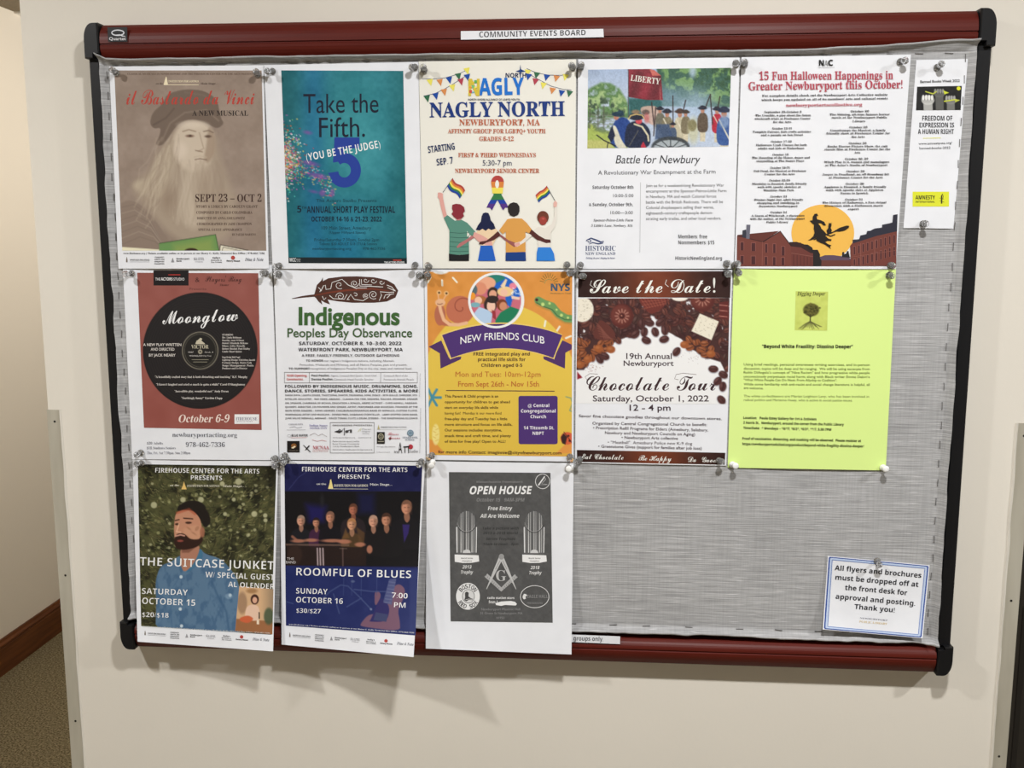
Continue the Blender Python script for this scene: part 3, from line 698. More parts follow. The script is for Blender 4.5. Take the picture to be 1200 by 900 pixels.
# ------------------------------------------------------------------ flyer 3: youth group
f3 = Flyer('flyer', 'cream youth group flyer with bunting, navy title and four people hugging', [(490.6, 72), (675.2, 69.5), (673.5, 314.4), (496, 314.6)], base=.0045, bulge=.002, bot=.0015, mat='paper_cream', gain=1.0, short='cream youth group flyer')
f3.c(490, 60, 3.463)
f3.block('bunting', 'printed strings of triangular flags')
YE, OR, BL, GR, RE = (232, 222, 96), (214, 140, 80), (20, 72, 160), (48, 104, 72), (176, 62, 78)
for pts in ([(14, 112), (60, 113), (110, 108), (160, 94), (208, 72)], [(22, 182), (68, 172), (110, 152), (160, 122), (206, 92)], [(440, 70), (480, 88), (530, 97), (580, 98), (612, 92)], [(448, 92), (480, 110), (540, 142), (590, 155), (622, 158)]):
    f3.line(pts, 2, (70, 80, 110))
for x, y, c_ in [(47, 112, YE), (87, 112, OR), (125, 103, BL), (162, 88, GR), (197, 66, YE), (35, 178, GR), (70, 168, BL), (104, 152, OR), (138, 134, YE), (172, 110, RE), (198, 92, BL), (446, 72, YE), (450, 88, BL), (483, 82, GR), (523, 91, BL), (563, 95, OR), (600, 90, YE), (478, 108, RE), (510, 124, YE), (547, 145, OR), (584, 155, BL), (616, 157, GR)]:
    q = .25 if x < 300 else -.25; f3.poly([(x - 13, y + 3 - q * -6), (x + 13, y + 3 - q * 14), (x + 3 * q * 8, y + 30)], c_)
f3.block('logo', 'group logo with a rainbow first letter')
f3.t('NORTH', 355, 438, 107, 18, (20, 40, 80), 'sb'); f3.t('N', 204, 250, 181, 68, (214, 190, 60), 'sb', w=.012); f3.t('AGLY', 246, 430, 179, 68, (22, 112, 204), 'sb', w=.012, y1=176)
for k, c_ in enumerate([(220, 90, 60), (236, 200, 70), (90, 170, 90), (230, 140, 60), (120, 190, 120), (240, 220, 110), (200, 70, 70), (120, 180, 190)]): f3.rect(208 + (k % 3) * 10, 118 + (k // 3) * 20 + k % 2 * 6, 219 + (k % 3) * 10, 130 + (k // 3) * 20, c_)
f3.poly([(415, 54), (418, 74), (436, 82), (418, 86), (416, 108), (412, 86), (396, 82), (412, 76)], (20, 60, 120))
f3.t('NORTH SHORE ALLIANCE OF LGBTQ YOUTH', 203, 412, 200, 7.5, (70, 70, 80), 'sb')
f3.block('title').t('NAGLY NORTH', 47, 595, 268, 58, (22, 54, 124), 'rb', y1=262, w=.01, res=4)
f3.block('lettering'); O = (188, 104, 74)
for a, b, y, h, s_ in [(167, 495, 301, 24, 'NEWBURYPORT, MA'), (121, 517, 333, 17, 'AFFINITY GROUP FOR LGBTQ+ YOUTH'), (248, 388, 364, 17, 'GRADES 6-12'), (163, 478, 430, 17, 'FIRST & THIRD WEDNESDAYS'), (150, 492, 494, 17, 'NEWBURYPORT SENIOR CENTER')]: f3.t(s_, a, b, y, h, O, 'rb', w=.008)
f3.t('5:30-7 pm', 262, 380, 464, 22, (66, 70, 96), 's')
f3.block('start_date').t('STARTING', 42, 150, 413, 27, (30, 48, 92), 'sb', y1=399).t('SEP. 7', 77, 143, 464, 27, (30, 48, 92), 'sb', y1=455)
f3.c(495, 195, 6.667)
RB = [(178, 66, 60), (216, 130, 60), (240, 220, 90), (52, 120, 70), (30, 62, 160), (84, 50, 130)]
f3.block('rainbow_ribbon')
for k, (y0, y1) in enumerate([(72, 120), (120, 166), (166, 212)]):
    n = 10; L = []; R_ = []
    for i in range(n + 1):
        y = y0 + (y1 - y0) * i / n; w = 50 * math.sqrt(max(0, 1 - ((y - 125) / 54) ** 2)) if y < 125 else 50 - (y - 125) * .12
        L.append((587 - w, y)); R_.append((587 + w, y))
    f3.poly(L + R_[::-1], RB[k])
f3.ell(584, 140, 15, 32, (236, 234, 224))
for sg in (-1, 1):
    f3.poly([(587 - sg * 34, 212), (587 + sg * 26, 212), (587 + sg * 54, 262), (587 + sg * 0, 262)], RB[3])
    f3.poly([(587, 262), (587 + sg * 54, 262), (587 + sg * 72, 292), (587 + sg * 16, 292)], RB[4])
    f3.poly([(587 + sg * 16, 292), (587 + sg * 72, 292), (587 + sg * 86, 322), (587 + sg * 60, 322), (587 + sg * 44, 344), (587 + sg * 24, 308)], RB[5])
def flag(f, P, Q, H, pole):
    f.line(pole, 4, (60, 70, 80)); n = 10
    for k in range(5):
        a = []; b = []
        for i in range(n + 1):
            t = i / n; x = P[0] + (Q[0] - P[0]) * t; y = P[1] + (Q[1] - P[1]) * t; wv = 9 * math.sin(t * 6.2)
            nx, ny = H
            a.append((x + nx * k / 5 - wv * .5, y + ny * k / 5 + wv)); b.append((x + nx * (k + 1.05) / 5 - wv * .5, y + ny * (k + 1.05) / 5 + wv))
        f.poly(a + b[::-1], [RB[0], RB[1], RB[2], RB[3], RB[4]][k])
f3.block('rainbow_flag'); flag(f3, (238, 92), (334, 190), (-42, 62), [(238, 92), (160, 204)])
f3.block('rainbow_flag'); flag(f3, (972, 152), (884, 226), (24, 56), [(970, 152), (1040, 276)])
SK = (222, 164, 154); SK2 = (240, 222, 208); DK = (84, 40, 38)
f3.block('people_picture', 'printed drawing of four people seen from behind')
f3.poly([(122, 205), (140, 204), (160, 212), (162, 250), (178, 330), (192, 384), (168, 402), (148, 330), (134, 262), (120, 240)], SK)
f3.poly([(168, 402), (196, 380), (255, 425), (300, 414), (350, 440), (416, 512), (392, 542), (362, 530), (366, 690), (210, 690), (212, 500)], (88, 140, 124))
f3.poly([(350, 505), (368, 530), (350, 552)], (232, 230, 218))
for k in range(5): f3.line([(214, 516 + k * 36), (290, 522 + k * 36), (362, 518 + k * 36)], 4, (44, 84, 74))
f3.poly([(208, 682), (290, 694), (366, 684), (364, 738), (208, 738)], (28, 28, 32))
f3.poly([(262, 390), (304, 390), (300, 420), (270, 422)], (190, 120, 120))
f3.poly([(234, 300), (262, 292), (298, 296), (326, 318), (332, 350), (318, 368), (326, 388), (304, 408), (270, 414), (246, 394), (228, 372), (240, 352), (232, 330)], (136, 44, 56))
f3.poly([(268, 628), (292, 600), (352, 566), (386, 540), (404, 556), (350, 594), (296, 628), (276, 638)], (178, 112, 112))
f3.poly([(440, 490), (510, 476), (580, 490), (600, 520), (548, 620), (456, 620), (448, 570), (420, 520)], (234, 206, 170))
f3.poly([(456, 618), (546, 618), (574, 738), (434, 738)], (36, 96, 190))
f3.poly([(404, 512), (470, 540), (544, 586), (546, 618), (500, 616), (440, 588), (396, 548)], SK)
f3.poly([(494, 360), (516, 364), (528, 390), (534, 420), (558, 448), (572, 486), (540, 498), (516, 486), (496, 504), (470, 488), (446, 502), (418, 494), (436, 458), (458, 430), (464, 390), (474, 366)], (22, 30, 66))
f3.poly([(600, 500), (664, 412), (712, 404), (778, 408), (814, 440), (856, 494), (838, 524), (806, 512), (806, 674), (652, 674), (652, 510), (628, 530)], (216, 156, 78))
f3.poly([(652, 672), (806, 668), (810, 738), (650, 738)], (22, 60, 128))
f3.poly([(668, 310), (684, 290), (712, 280), (742, 288), (758, 312), (760, 350), (748, 378), (716, 392), (686, 382), (670, 352)], (40, 34, 34))
f3.poly([(590, 506), (614, 536), (560, 576), (500, 596), (470, 612), (440, 606), (452, 588), (500, 580), (546, 546)], DK)
f3.poly([(600, 540), (616, 534), (672, 576), (722, 594), (736, 622), (716, 630), (676, 602)], (150, 86, 84))
f3.poly([(905, 470), (960, 480), (1010, 450), (1030, 400), (1032, 320), (1052, 316), (1048, 420), (1030, 480), (1000, 520), (1002, 634), (904, 634), (900, 560), (870, 530), (800, 592), (740, 628), (720, 600), (770, 586), (846, 520)], (228, 222, 212))
f3.poly([(1026, 318), (1024, 284), (1038, 268), (1054, 284), (1050, 316)], (226, 178, 166)); f3.poly([(716, 604), (760, 592), (764, 612), (730, 630)], SK)
f3.poly([(852, 492), (910, 540), (960, 568), (1000, 572), (1004, 596), (968, 600), (900, 576), (834, 524)], DK)
f3.poly([(904, 632), (1002, 632), (1028, 680), (1036, 738), (892, 738), (894, 670)], (46, 126, 212))
f3.ell(942, 398, 45, 50, (110, 56, 40)); f3.ell(942, 424, 30, 34, (156, 62, 54)); f3.poly([(928, 408), (944, 400), (958, 410), (944, 418)], (186, 84, 74))

# ------------------------------------------------------------------ flyer 4: encampment
f4 = Flyer('flyer', 'white Battle for Newbury flyer with a photo of costumed soldiers and a red flag', [(677.5, 69.5), (866.8, 67.3), (859.7, 314.8), (675, 315.2)], base=.0042, bulge=.0015, bot=.001, short='white battle encampment flyer')
def art(c):
    X, Y = c.X, c.Y
    c.fill((166, 184, 212)); c.mix((Y - 40) / 260, (196, 206, 220), .6)
    n = fbm(X / 46, Y / 46, 4, 4)
    tree = np.clip((n - .18) * 4, 0, 1)
    c.mix(c.mask([(0, 220), (60, 180), (130, 145), (200, 150), (270, 190), (320, 270), (345, 330), (350, 420), (0, 420)], 20) * tree, (92, 128, 78))
    c.mix(c.mask([(10, 230), (130, 150), (250, 190), (330, 300), (340, 400), (10, 400)], 30) * np.clip((n - .5) * 6, 0, 1), (158, 184, 126))
    c.mix(c.mask([(30, 260), (120, 250), (200, 290), (330, 360), (330, 420), (20, 470)], 30) * np.clip((fbm(X / 22, Y / 30, 9) - .5) * 7, 0, 1), (66, 86, 66))
    c.mix(c.mask([(560, 20), (1160, 10), (1150, 340), (600, 330), (360, 400), (350, 280), (600, 260)], 14), (56, 92, 76))
    c.mix(c.mask([(600, 30), (1160, 20), (1150, 330), (640, 200)], 30) * np.clip((n - .46) * 7, 0, 1), (112, 150, 92))
    c.mix(c.mask([(850, 20), (1160, 20), (1150, 240), (870, 170)], 30) * np.clip((fbm(X / 20, Y / 20, 7) - .5) * 8, 0, 1), (48, 80, 52), .8)
    c.ell(845, 60, 26, 44, (176, 196, 220), .8, 30)
    c.mix(np.exp(-(((X - 840) / 200) ** 2 + ((Y - 330) / 130) ** 2)) * (.55 + .6 * fbm(X / 70, Y / 60, 12)), (166, 188, 212), .95)
    c.mix(np.exp(-(((X - 640) / 120) ** 2 + ((Y - 250) / 90) ** 2)), (120, 150, 176), .6)
    c.poly([(0, 480), (60, 460), (120, 520), (340, 540), (340, 700), (0, 700)], (164, 182, 92), 1, 20)
    c.mix(c.mask([(0, 590), (200, 600), (240, 700), (0, 700)], 20), (192, 190, 118), .8); c.mix(c.mask([(0, 380), (240, 380), (220, 560), (0, 500)], 20) * np.clip((fbm(X / 26, Y / 18, 19) - .35) * 4, 0, 1), (96, 116, 80), .8)
    for k in range(4): c.line([(60, 400 + k * 24), (240, 404 + k * 22)], 5, (132, 140, 128), .8)
    for x in (40, 105, 150): c.line([(x, 330), (x, 500)], 12, (84, 84, 72), .6, 10)
    c.poly([(340, 262), (600, 262), (600, 370), (340, 400)], (40, 92, 96), .8, 20)
    c.poly([(430, 345), (480, 326), (580, 330), (590, 470), (520, 480), (460, 420)], (196, 164, 150), .9, 8)
    def man(x, y, s, coat, hat=(36, 38, 52), face=(176, 126, 104), belt=True, leg=(206, 196, 170)):
        c.poly([(x - 22 * s, y + 150 * s), (x + 24 * s, y + 150 * s), (x + 20 * s, y + 260 * s), (x - 20 * s, y + 260 * s)], leg, 1, 4)
        c.poly([(x - 18 * s, y + 34 * s), (x + 20 * s, y + 34 * s), (x + 42 * s, y + 70 * s), (x + 44 * s, y + 190 * s), (x - 40 * s, y + 190 * s), (x - 42 * s, y + 80 * s)], coat, 1, 7)
        c.ell(x, y + 18 * s, 15 * s, 22 * s, face, 1, 5); c.ell(x, y, 36 * s, 13 * s, hat, 1, 5); c.ell(x, y - 8 * s, 22 * s, 14 * s, hat, 1, 5)
        if belt: c.line([(x - 26 * s, y + 50 * s), (x + 30 * s, y + 160 * s)], 8 * s, (216, 210, 190), .9)
    man(590, 350, .9, (108, 106, 92), belt=False); man(645, 372, 1.1, (128, 120, 96)); man(745, 372, 1.15, (190, 182, 156), (70, 52, 46), leg=(150, 120, 96)); man(790, 376, .9, (120, 110, 86), (64, 54, 48), belt=False)
    c.ell(850, 520, 44, 100, (196, 194, 160), .8, 30); c.ell(842, 480, 34, 46, (126, 120, 84), .9, 10)
    man(922, 345, 1.0, (92, 78, 64), belt=False); man(1035, 352, 1.0, (176, 40, 60)); man(1090, 362, 1.45, (56, 88, 148), (38, 46, 70)); c.ell(1090, 450, 40, 50, (140, 160, 190), .7, 20)
    man(690, 470, .7, (70, 86, 110), belt=False)
    for a, b in [((690, 250), (692, 460)), ((790, 284), (770, 370)), ((984, 236), (946, 336)), ((982, 240), (1000, 470)), ((1058, 254), (1042, 336)), ((524, 300), (545, 500)), ((556, 340), (540, 560))]: c.line([a, b], 9, (52, 40, 40), .95, 5)
    c.poly([(560, 470), (660, 470), (690, 580), (550, 590)], (58, 78, 112), .9, 12)
    c.ell(672, 650, 150, 84, (52, 58, 62), .9, 8); c.ell(672, 660, 132, 66, (190, 200, 206), .8, 8); c.ell(672, 670, 30, 30, (44, 50, 56))
    for k in range(7): a = PI + k * PI / 6; c.line([(672, 668), (672 + 140 * math.cos(a), 668 + 80 * math.sin(a))], 8, (60, 66, 70), .9)
    c.poly([(230, 440), (300, 410), (350, 440), (380, 520), (330, 660), (240, 660), (190, 600)], (34, 66, 134), 1, 8); c.poly([(215, 480), (245, 480), (290, 600), (340, 660), (240, 660)], (212, 208, 188), 1, 8); c.poly([(180, 570), (215, 480), (240, 560), (210, 612)], (28, 36, 62), 1, 6)
    c.ell(248, 414, 20, 24, (176, 120, 100), 1, 6); c.ell(262, 392, 48, 20, (24, 52, 72), 1, 6); c.ell(280, 376, 24, 14, (28, 58, 76), 1, 6)
    c.poly([(330, 470), (400, 440), (470, 460), (520, 530), (510, 660), (320, 660), (310, 580)], (26, 36, 62), 1, 8); c.poly([(440, 640), (460, 606), (486, 660), (440, 660)], (176, 40, 60))
    c.line([(390, 470), (450, 490), (496, 560), (500, 600)], 14, (218, 208, 176), .95, 6); c.line([(420, 520), (350, 640)], 5, (120, 112, 96), .8)
    c.ell(424, 446, 26, 24, (204, 74, 84), 1, 8); c.ell(404, 412, 62, 28, (28, 34, 52), 1, 6); c.line([(344, 430), (360, 404), (404, 392), (450, 400), (470, 430)], 9, (216, 190, 120), .95)
    c.ell(400, 374, 34, 16, (170, 120, 84), .7, 12); c.ell(478, 378, 30, 20, (84, 70, 66), .9, 8); c.ell(486, 424, 20, 40, (186, 104, 104), .8, 14)
    c.line([(96, 556), (150, 596), (240, 640)], 9, (34, 34, 40)); c.line([(184, 610), (176, 660)], 8, (34, 34, 40))
    c.poly([(340, 40), (510, 38), (598, 92), (612, 282), (480, 280), (342, 258)], (122, 38, 50), 1, 4); c.poly([(505, 38), (545, 48), (598, 92), (530, 92)], (196, 104, 94), 1, 5)
    c.mul(1 + .16 * c.mask([(340, 40), (598, 92), (612, 282), (342, 258)]) * np.sin(X / 26 + Y / 90))
    c.line([(342, 40), (344, 400)], 5, (66, 62, 60)); c.line([(590, 180), (592, 280)], 6, (190, 130, 120), .6, 5)
    c.grain(16, 9, 41, 2)
f4.c(685, 75, 6.667).pic('battle_photo', [(28, 45), (1145, 30), (1125, 645), (22, 660)], 230, 128, art, 'printed photo of soldiers in tricorn hats under a red LIBERTY flag')
f4.block('flag_lettering').t('LIBERTY', 358, 588, 130, 46, (226, 222, 214), 'rb', y1=160)
f4.c(670, 60, 3.46).block('title').t('Battle for Newbury', 178, 517, 455, 33, (52, 52, 56), 'si', y1=454, res=3)
f4.block('lettering'); Gd = (70, 70, 74)
f4.t('A Revolutionary War Encampment at the Farm', 107, 583, 501, 17, (84, 84, 88), 's', y1=496)
for a, b, y, h, st, s_ in [(84, 250, 558, 13, 'sb', 'Saturday October 8th'), (168, 250, 592, 13, 's', '10:00-5:00'), (70, 248, 628, 13, 'sb', '& Sunday, October 9th,'), (157, 248, 661, 13, 's', '10:00—3:00'), (88, 248, 690, 10, 'ri', 'Spencer-Peirce-Little Farm'), (78, 246, 712, 10, 'ri', "5 Little's Lane, Newbury, MA"), (432, 549, 759, 15, 'sb', 'Members: free'), (432, 578, 783, 15, 'sb', 'Nonmembers: $15'), (420, 609, 846, 14, 'sb', 'HistoricNewEngland.org')]: f4.t(s_, a, b, y, h, Gd, st)
f4.line([(279, 532), (276, 816)], 1.6, (170, 170, 174))
f4.block('paragraph')
for k, (b, s_) in enumerate([(617, 'Join us for a weekend-long Revolutionary War'), (627, 'encampment at the Spencer-Peirce-Little Farm'), (586, 'in Newbury, MA and watch Colonial forces'), (613, 'battle with the British Redcoats. There will be'), (576, 'Colonial shopkeepers selling their wares,'), (572, 'eighteenth-century craftspeople demon-'), (606, 'strating early trades, and other local vendors.')]): f4.t(s_, 301, b, 551 + 22.3 * k, 12, (84, 84, 88), 's', y1=549 + 22.3 * k)
f4.block('logo', 'navy scroll logo'); NV = (52, 66, 112)
f4.line([(62 + 14 * math.cos(a) * (1 - a / 14) + 8, 770 + 10 * math.sin(a) * (1 - a / 14)) for a in np.linspace(3, 10, 24)], 3.4, NV)
f4.line([(62, 764), (78, 758), (100, 766), (118, 774), (130, 770), (126, 778), (108, 781), (84, 776), (70, 782)], [2, 5, 6, 6, 3, 4, 5, 4, 2], NV)
f4.t('HISTORIC', 55, 178, 809, 20, NV, 'rb', w=-.008); f4.t('NEW ENGLAND', 55, 177, 826, 11, NV, 'rb', w=-.006); f4.t('Defining the past. Shaping the future.', 57, 176, 842, 7, NV, 'ri')

# ------------------------------------------------------------------ flyer 5: halloween
f5 = Flyer('flyer', 'white Halloween happenings flyer with a witch crossing a yellow moon', [(869, 67), (1067.5, 64), (1049.6, 315.4), (860.7, 314.5)], base=.0045, bulge=.0018, bot=.0015, short='white Halloween flyer')
f5.c(860, 190, 6)
f5.block('moon', 'yellow printed moon').ell(625, 497, 221, 199, (240, 184, 84), 48)
f5.block('town_picture', 'printed row of brick houses under the moon')
BR, BD, RF, WN = (114, 62, 54), (84, 44, 42), (52, 54, 66), (74, 40, 42)
f5.poly([(600, 668), (640, 654), (700, 654), (800, 668), (840, 690), (840, 730), (590, 730)], (92, 74, 92)); f5.poly([(760, 655), (762, 634), (774, 630), (776, 648), (792, 640), (794, 626), (806, 624), (812, 660), (820, 672), (760, 668)], (34, 34, 40))
f5.poly([(560, 690), (820, 690), (822, 732), (560, 732)], (104, 60, 54))
f5.poly([(395, 562), (470, 566), (560, 640), (562, 732), (390, 732)], (108, 58, 52)); f5.poly([(388, 562), (440, 560), (490, 576), (566, 640), (540, 640), (470, 600), (400, 592)], (54, 36, 36))
f5.poly([(490, 578), (520, 580), (550, 600), (556, 616), (590, 616), (606, 650), (604, 676), (616, 690), (614, 732), (556, 732), (556, 640)], (40, 36, 36))
f5.poly([(25, 512), (100, 505), (318, 484), (200, 562), (24, 522)], (98, 52, 46)); f5.poly([(22, 520), (202, 562), (326, 488), (400, 590), (404, 732), (19, 732)], BR)
f5.line([(202, 562), (326, 486), (404, 592)], 7, (50, 32, 32)); f5.line([(202, 562), (198, 730)], 4, (140, 84, 74)); f5.line([(24, 518), (200, 560)], 5, (60, 36, 34))
f5.poly([(60, 480), (86, 474), (88, 534), (58, 528)], RF); f5.poly([(88, 440), (116, 440), (110, 540), (86, 538)], (104, 104, 118))
for x, y, w, h in [(42, 560, 30, 60), (120, 565, 34, 60), (215, 572, 24, 64), (272, 572, 24, 66), (332, 590, 28, 66), (42, 655, 30, 60), (118, 658, 36, 60), (212, 662, 26, 60), (270, 664, 26, 60), (330, 668, 28, 56)]:
    f5.rect(x, y, x + w, y + h, (140, 84, 76)); f5.rect(x + 4, y + 4, x + w - 4, y + h, WN)
for k in range(6): f5.line([(420 + k * 24, 650 + k * 4), (420 + k * 24, 728)], 3, (70, 40, 40))
f5.line([(404, 640), (556, 664)], 4, (140, 88, 78))
f5.poly([(816, 590), (838, 560), (1146, 480), (1140, 730), (822, 730)], BR)
f5.poly([(834, 545), (880, 542), (888, 516), (930, 506), (936, 484), (960, 482), (990, 466), (1040, 460), (1042, 440), (1084, 432), (1114, 424), (1118, 372), (1150, 366), (1146, 486), (1000, 520), (836, 572)], (48, 48, 60))
for k in range(10):
    x = 838 + k * 31; y = 590 - k * 9
    f5.rect(x, y, x + 17, y + 62, (140, 88, 80)); f5.rect(x + 3, y + 4, x + 14, y + 60, WN); f5.rect(x, y + 88 - k * .6, x + 17, min(y + 150, 726), (140, 88, 80)); f5.rect(x + 3, y + 92 - k * .6, x + 14, min(y + 148, 724), WN)
f5.line([(890, 570), (892, 730)], 4, (148, 92, 82)); f5.line([(990, 545), (985, 730)], 4, (148, 92, 82)); f5.line([(822, 668), (1140, 620)], 3, (140, 86, 76))
f5.block('witch_silhouette', 'black silhouette of a witch and cat on a broom'); S = (38, 32, 28)
f5.poly([(532, 412), (552, 408), (554, 384), (566, 364), (584, 362), (592, 378), (580, 378), (584, 402), (610, 408), (634, 420), (646, 444), (630, 446), (612, 428), (590, 430), (606, 448), (616, 470), (628, 480), (646, 500), (644, 520), (662, 536), (686, 544), (682, 554), (656, 552), (640, 562), (664, 578), (684, 584), (676, 592), (680, 610), (668, 600), (640, 580), (606, 566), (580, 552), (578, 530), (562, 540), (540, 548), (522, 550), (536, 540), (556, 522), (566, 496), (560, 466), (562, 440), (548, 430)], S)
f5.line([(560, 545), (620, 520), (700, 490), (730, 480)], 7, S); f5.line([(640, 505), (680, 520), (710, 508)], 8, S); f5.poly([(704, 484), (740, 462), (790, 446), (810, 448), (806, 462), (780, 480), (740, 488)], S)
f5.poly([(656, 500), (650, 480), (662, 462), (664, 440), (668, 424), (676, 432), (684, 424), (686, 444), (680, 462), (688, 480), (682, 496), (704, 486), (700, 494), (680, 504)], S)
f5.c(860, 60, 5.714).block('logo').t('N', 568, 602, 98, 38, (20, 20, 22), 'sb', w=.02).t('A', 604, 630, 98, 36, (150, 150, 152), 'sb').t('C', 630, 663, 97, 38, (20, 20, 22), 'sb', w=.02).line([(560, 110), (672, 109)], 2, (150, 150, 154))
f5.block('title', 'dusty red storybook title'); R5 = (178, 72, 88)
f5.t('15 Fun Halloween Happenings in', 168, 1065, 193, 54, R5, 'rb', y1=187, res=3, w=.006); f5.t('Greater Newburyport this October!', 97, 1128, 262, 54, R5, 'rb', y1=248, res=3, w=.006)
f5.block('lettering'); 
f5.t('For complete details check out the Newburyport Arts Collective website', 188, 1028, 305, 13, (40, 40, 46), 'rb', y1=297, w=.012); f5.t("which keeps you updated on all of its members' arts and cultural events", 183, 1028, 333, 13, (40, 40, 46), 'rb', y1=322, w=.012)
f5.t('newburyportartscollective.org', 348, 858, 372, 19, R5, 'rb', y1=366, w=.01)
f5.block('event_list')
def ev(rows):
    for a, b, y, s_ in rows: f5.t(s_, a, b, y, 12, (52, 50, 54), 'rb', y1=y - (b - a) * .004, w=.014)
ev([(203, 452, 413, 'September 23-October 2'), (143, 515, 436, 'The Crucible, a play about the Salem'), (138, 512, 458, 'witchcraft trials at Firehouse Center'), (262, 383, 480, 'for the Arts'), (255, 388, 523, 'October 12-31'), (125, 515, 546, 'Pumpkin Patrons, kids crafts activities'), (180, 462, 567, 'and a parade on Inn Street'), (247, 386, 611, 'October 17-30'), (147, 487, 634, 'Halloween Craft Classes for both'), (160, 470, 656, 'adults and kids at Tinkerhaus'), (258, 365, 698, 'October 18'), (120, 508, 719, 'The Haunting of the House, dance and'), (150, 470, 741, 'storytelling at The Dance Place'), (242, 375, 786, 'October 18-31'),
    (780, 903, 408, 'October 20'), (640, 1043, 430, 'The Shining, all-time famous horror'), (653, 1025, 450, 'movie at the Newburyport Public'), (793, 880, 474, 'Library'), (772, 893, 515, 'October 28'), (643, 1015, 536, 'Goosebumps the Musical, a family'), (618, 1045, 556, 'friendly show at Firehouse Center for'), (785, 875, 579, 'the Arts'), (767, 887, 622, 'October 28'), (625, 1028, 643, 'Rocky Horror Picture Show, the cult'), (605, 1047, 663, 'classic film at Firehouse Center for the'), (805, 845, 684, 'Arts'), (742, 898, 727, 'October 28, 29'), (603, 1040, 748, 'Witch Play is it, women and monologues'), (610, 1027, 769, "at The Actor's Studio of Newburyport")])
f5.c(860, 190, 6)
ev([(138, 507, 68, 'Evil Dead, the Musical at Firehouse'), (215, 427, 90, 'Center for the Arts'), (247, 393, 134, 'October 22-23'), (127, 512, 158, 'Maudslay is Haunted, family friendly'), (165, 470, 180, 'walk with spooky sketches at'), (207, 422, 203, 'Maudslay State Park'), (255, 372, 247, 'October 23'), (140, 487, 270, 'Witches Night Out, adult friendly'), (162, 458, 292, 'shopping and imbibing in'), (175, 447, 315, 'Downtown Newburyport'), (255, 372, 358, 'October 24'), (122, 495, 382, 'A Storm of Witchcraft, a discussion'), (112, 498, 404, 'with the author, at the Newburyport'), (227, 382, 427, 'Public Library'),
    (790, 918, 70, 'October 29'), (620, 1090, 92, 'Jasper in Deadland, an off Broadway hit'), (665, 1045, 114, 'at Firehouse Center for the Arts'), (785, 913, 158, 'October 30'), (633, 1070, 180, 'Appleton is Haunted, a family friendly'), (645, 1050, 202, 'walk with spooky skits at Appleton'), (748, 943, 224, 'Farms in Ipswich'), (780, 905, 268, 'October 31'), (620, 1070, 290, 'The History of Halloween, a Fun virtual'), (635, 1048, 312, 'discussion with a Halloween movie'), (800, 878, 335, 'expert')])

# ------------------------------------------------------------------ narrow card
f6 = Flyer('bookmark_card', 'narrow white card about banned books with a black photo and a yellow logo', [(1073.8, 70.3), (1134.3, 69), (1117.3, 268), (1058.7, 267.2)], base=.0035, bulge=.001, bot=0, cat='card', group=None, n=(8, 20), short='narrow banned books card')
def art(c):
    X, Y = c.X, c.Y
    c.fill((30, 30, 30)); c.grain(8, 14, 3)
    def fist(x, y, s, col):
        c.poly([(x - 14 * s, y + 8 * s), (x + 14 * s, y + 8 * s), (x + 16 * s, y + 60 * s), (x - 12 * s, y + 60 * s)], col, .85, 3); c.ell(x, y, 20 * s, 15 * s, col, .9, 3)
        for k in range(4): c.ell(x - 14 * s + k * 9 * s, y - 8 * s, 4.5 * s, 8 * s, tuple(min(255, q + 40) for q in col), .9, 2); c.line([(x - 10 * s + k * 9 * s, y - 14 * s), (x - 10 * s + k * 9 * s, y)], 1.4, (30, 30, 30), .8)
    fist(182, 328, 1, (104, 104, 100)); fist(222, 352, 1, (132, 132, 128)); fist(142, 352, 1.15, (196, 196, 192))
    c.line([(134, 322), (160, 330), (172, 322)], 4, (190, 196, 70)); c.poly([(196, 318), (216, 326), (200, 332)], (206, 214, 60)); c.line([(200, 356), (240, 350)], 4, (206, 214, 60)); c.poly([(236, 348), (256, 352), (238, 360)], (190, 196, 70))
    c.ell(250, 311, 7, 7, (226, 226, 50))
f6.c(1040, 0, 3).pic('fists_photo', [(104, 305), (261, 302), (257, 387), (100, 388)], 110, 62, art, 'black printed photo of raised fists holding yellow pencils')
f6.block('lettering').t('Banned Books Week 2022', 115, 254, 292, 9, (50, 50, 52), 'tt', y1=288, w=.02)
for a, b, y, s_ in [(122, 228, 424, 'FREEDOM OF'), (112, 234, 448, 'EXPRESSION IS'), (107, 233, 471, 'A HUMAN RIGHT')]: f6.t(s_, a, b, y, 17, (50, 50, 54), 'sb')
f6.line([(125, 486), (187, 485)], 2, (220, 220, 60)); f6.t('www.amnestyusa.org/', 109, 227, 509, 8, (84, 84, 88), 's', y1=506, w=.01); f6.t('banned-books-2022', 112, 221, 525, 8, (84, 84, 88), 's', y1=523, w=.01)
f6.block('yellow_logo', 'yellow rectangle with black lettering and a candle').rect(88, 674, 216, 726, (222, 226, 56))
f6.t('AMNESTY', 98, 167, 701, 14, (40, 40, 30), 'sb', w=.01).t('INTERNATIONAL', 98, 166, 713, 7, (40, 40, 30), 'sb')
f6.line([(190, 716), (190, 690), (193, 682), (196, 690), (194, 700)], [5, 5, 4, 2, 2], (50, 50, 30)); f6.line([(183, 696), (198, 700), (183, 706), (199, 711)], 1.8, (50, 50, 30))

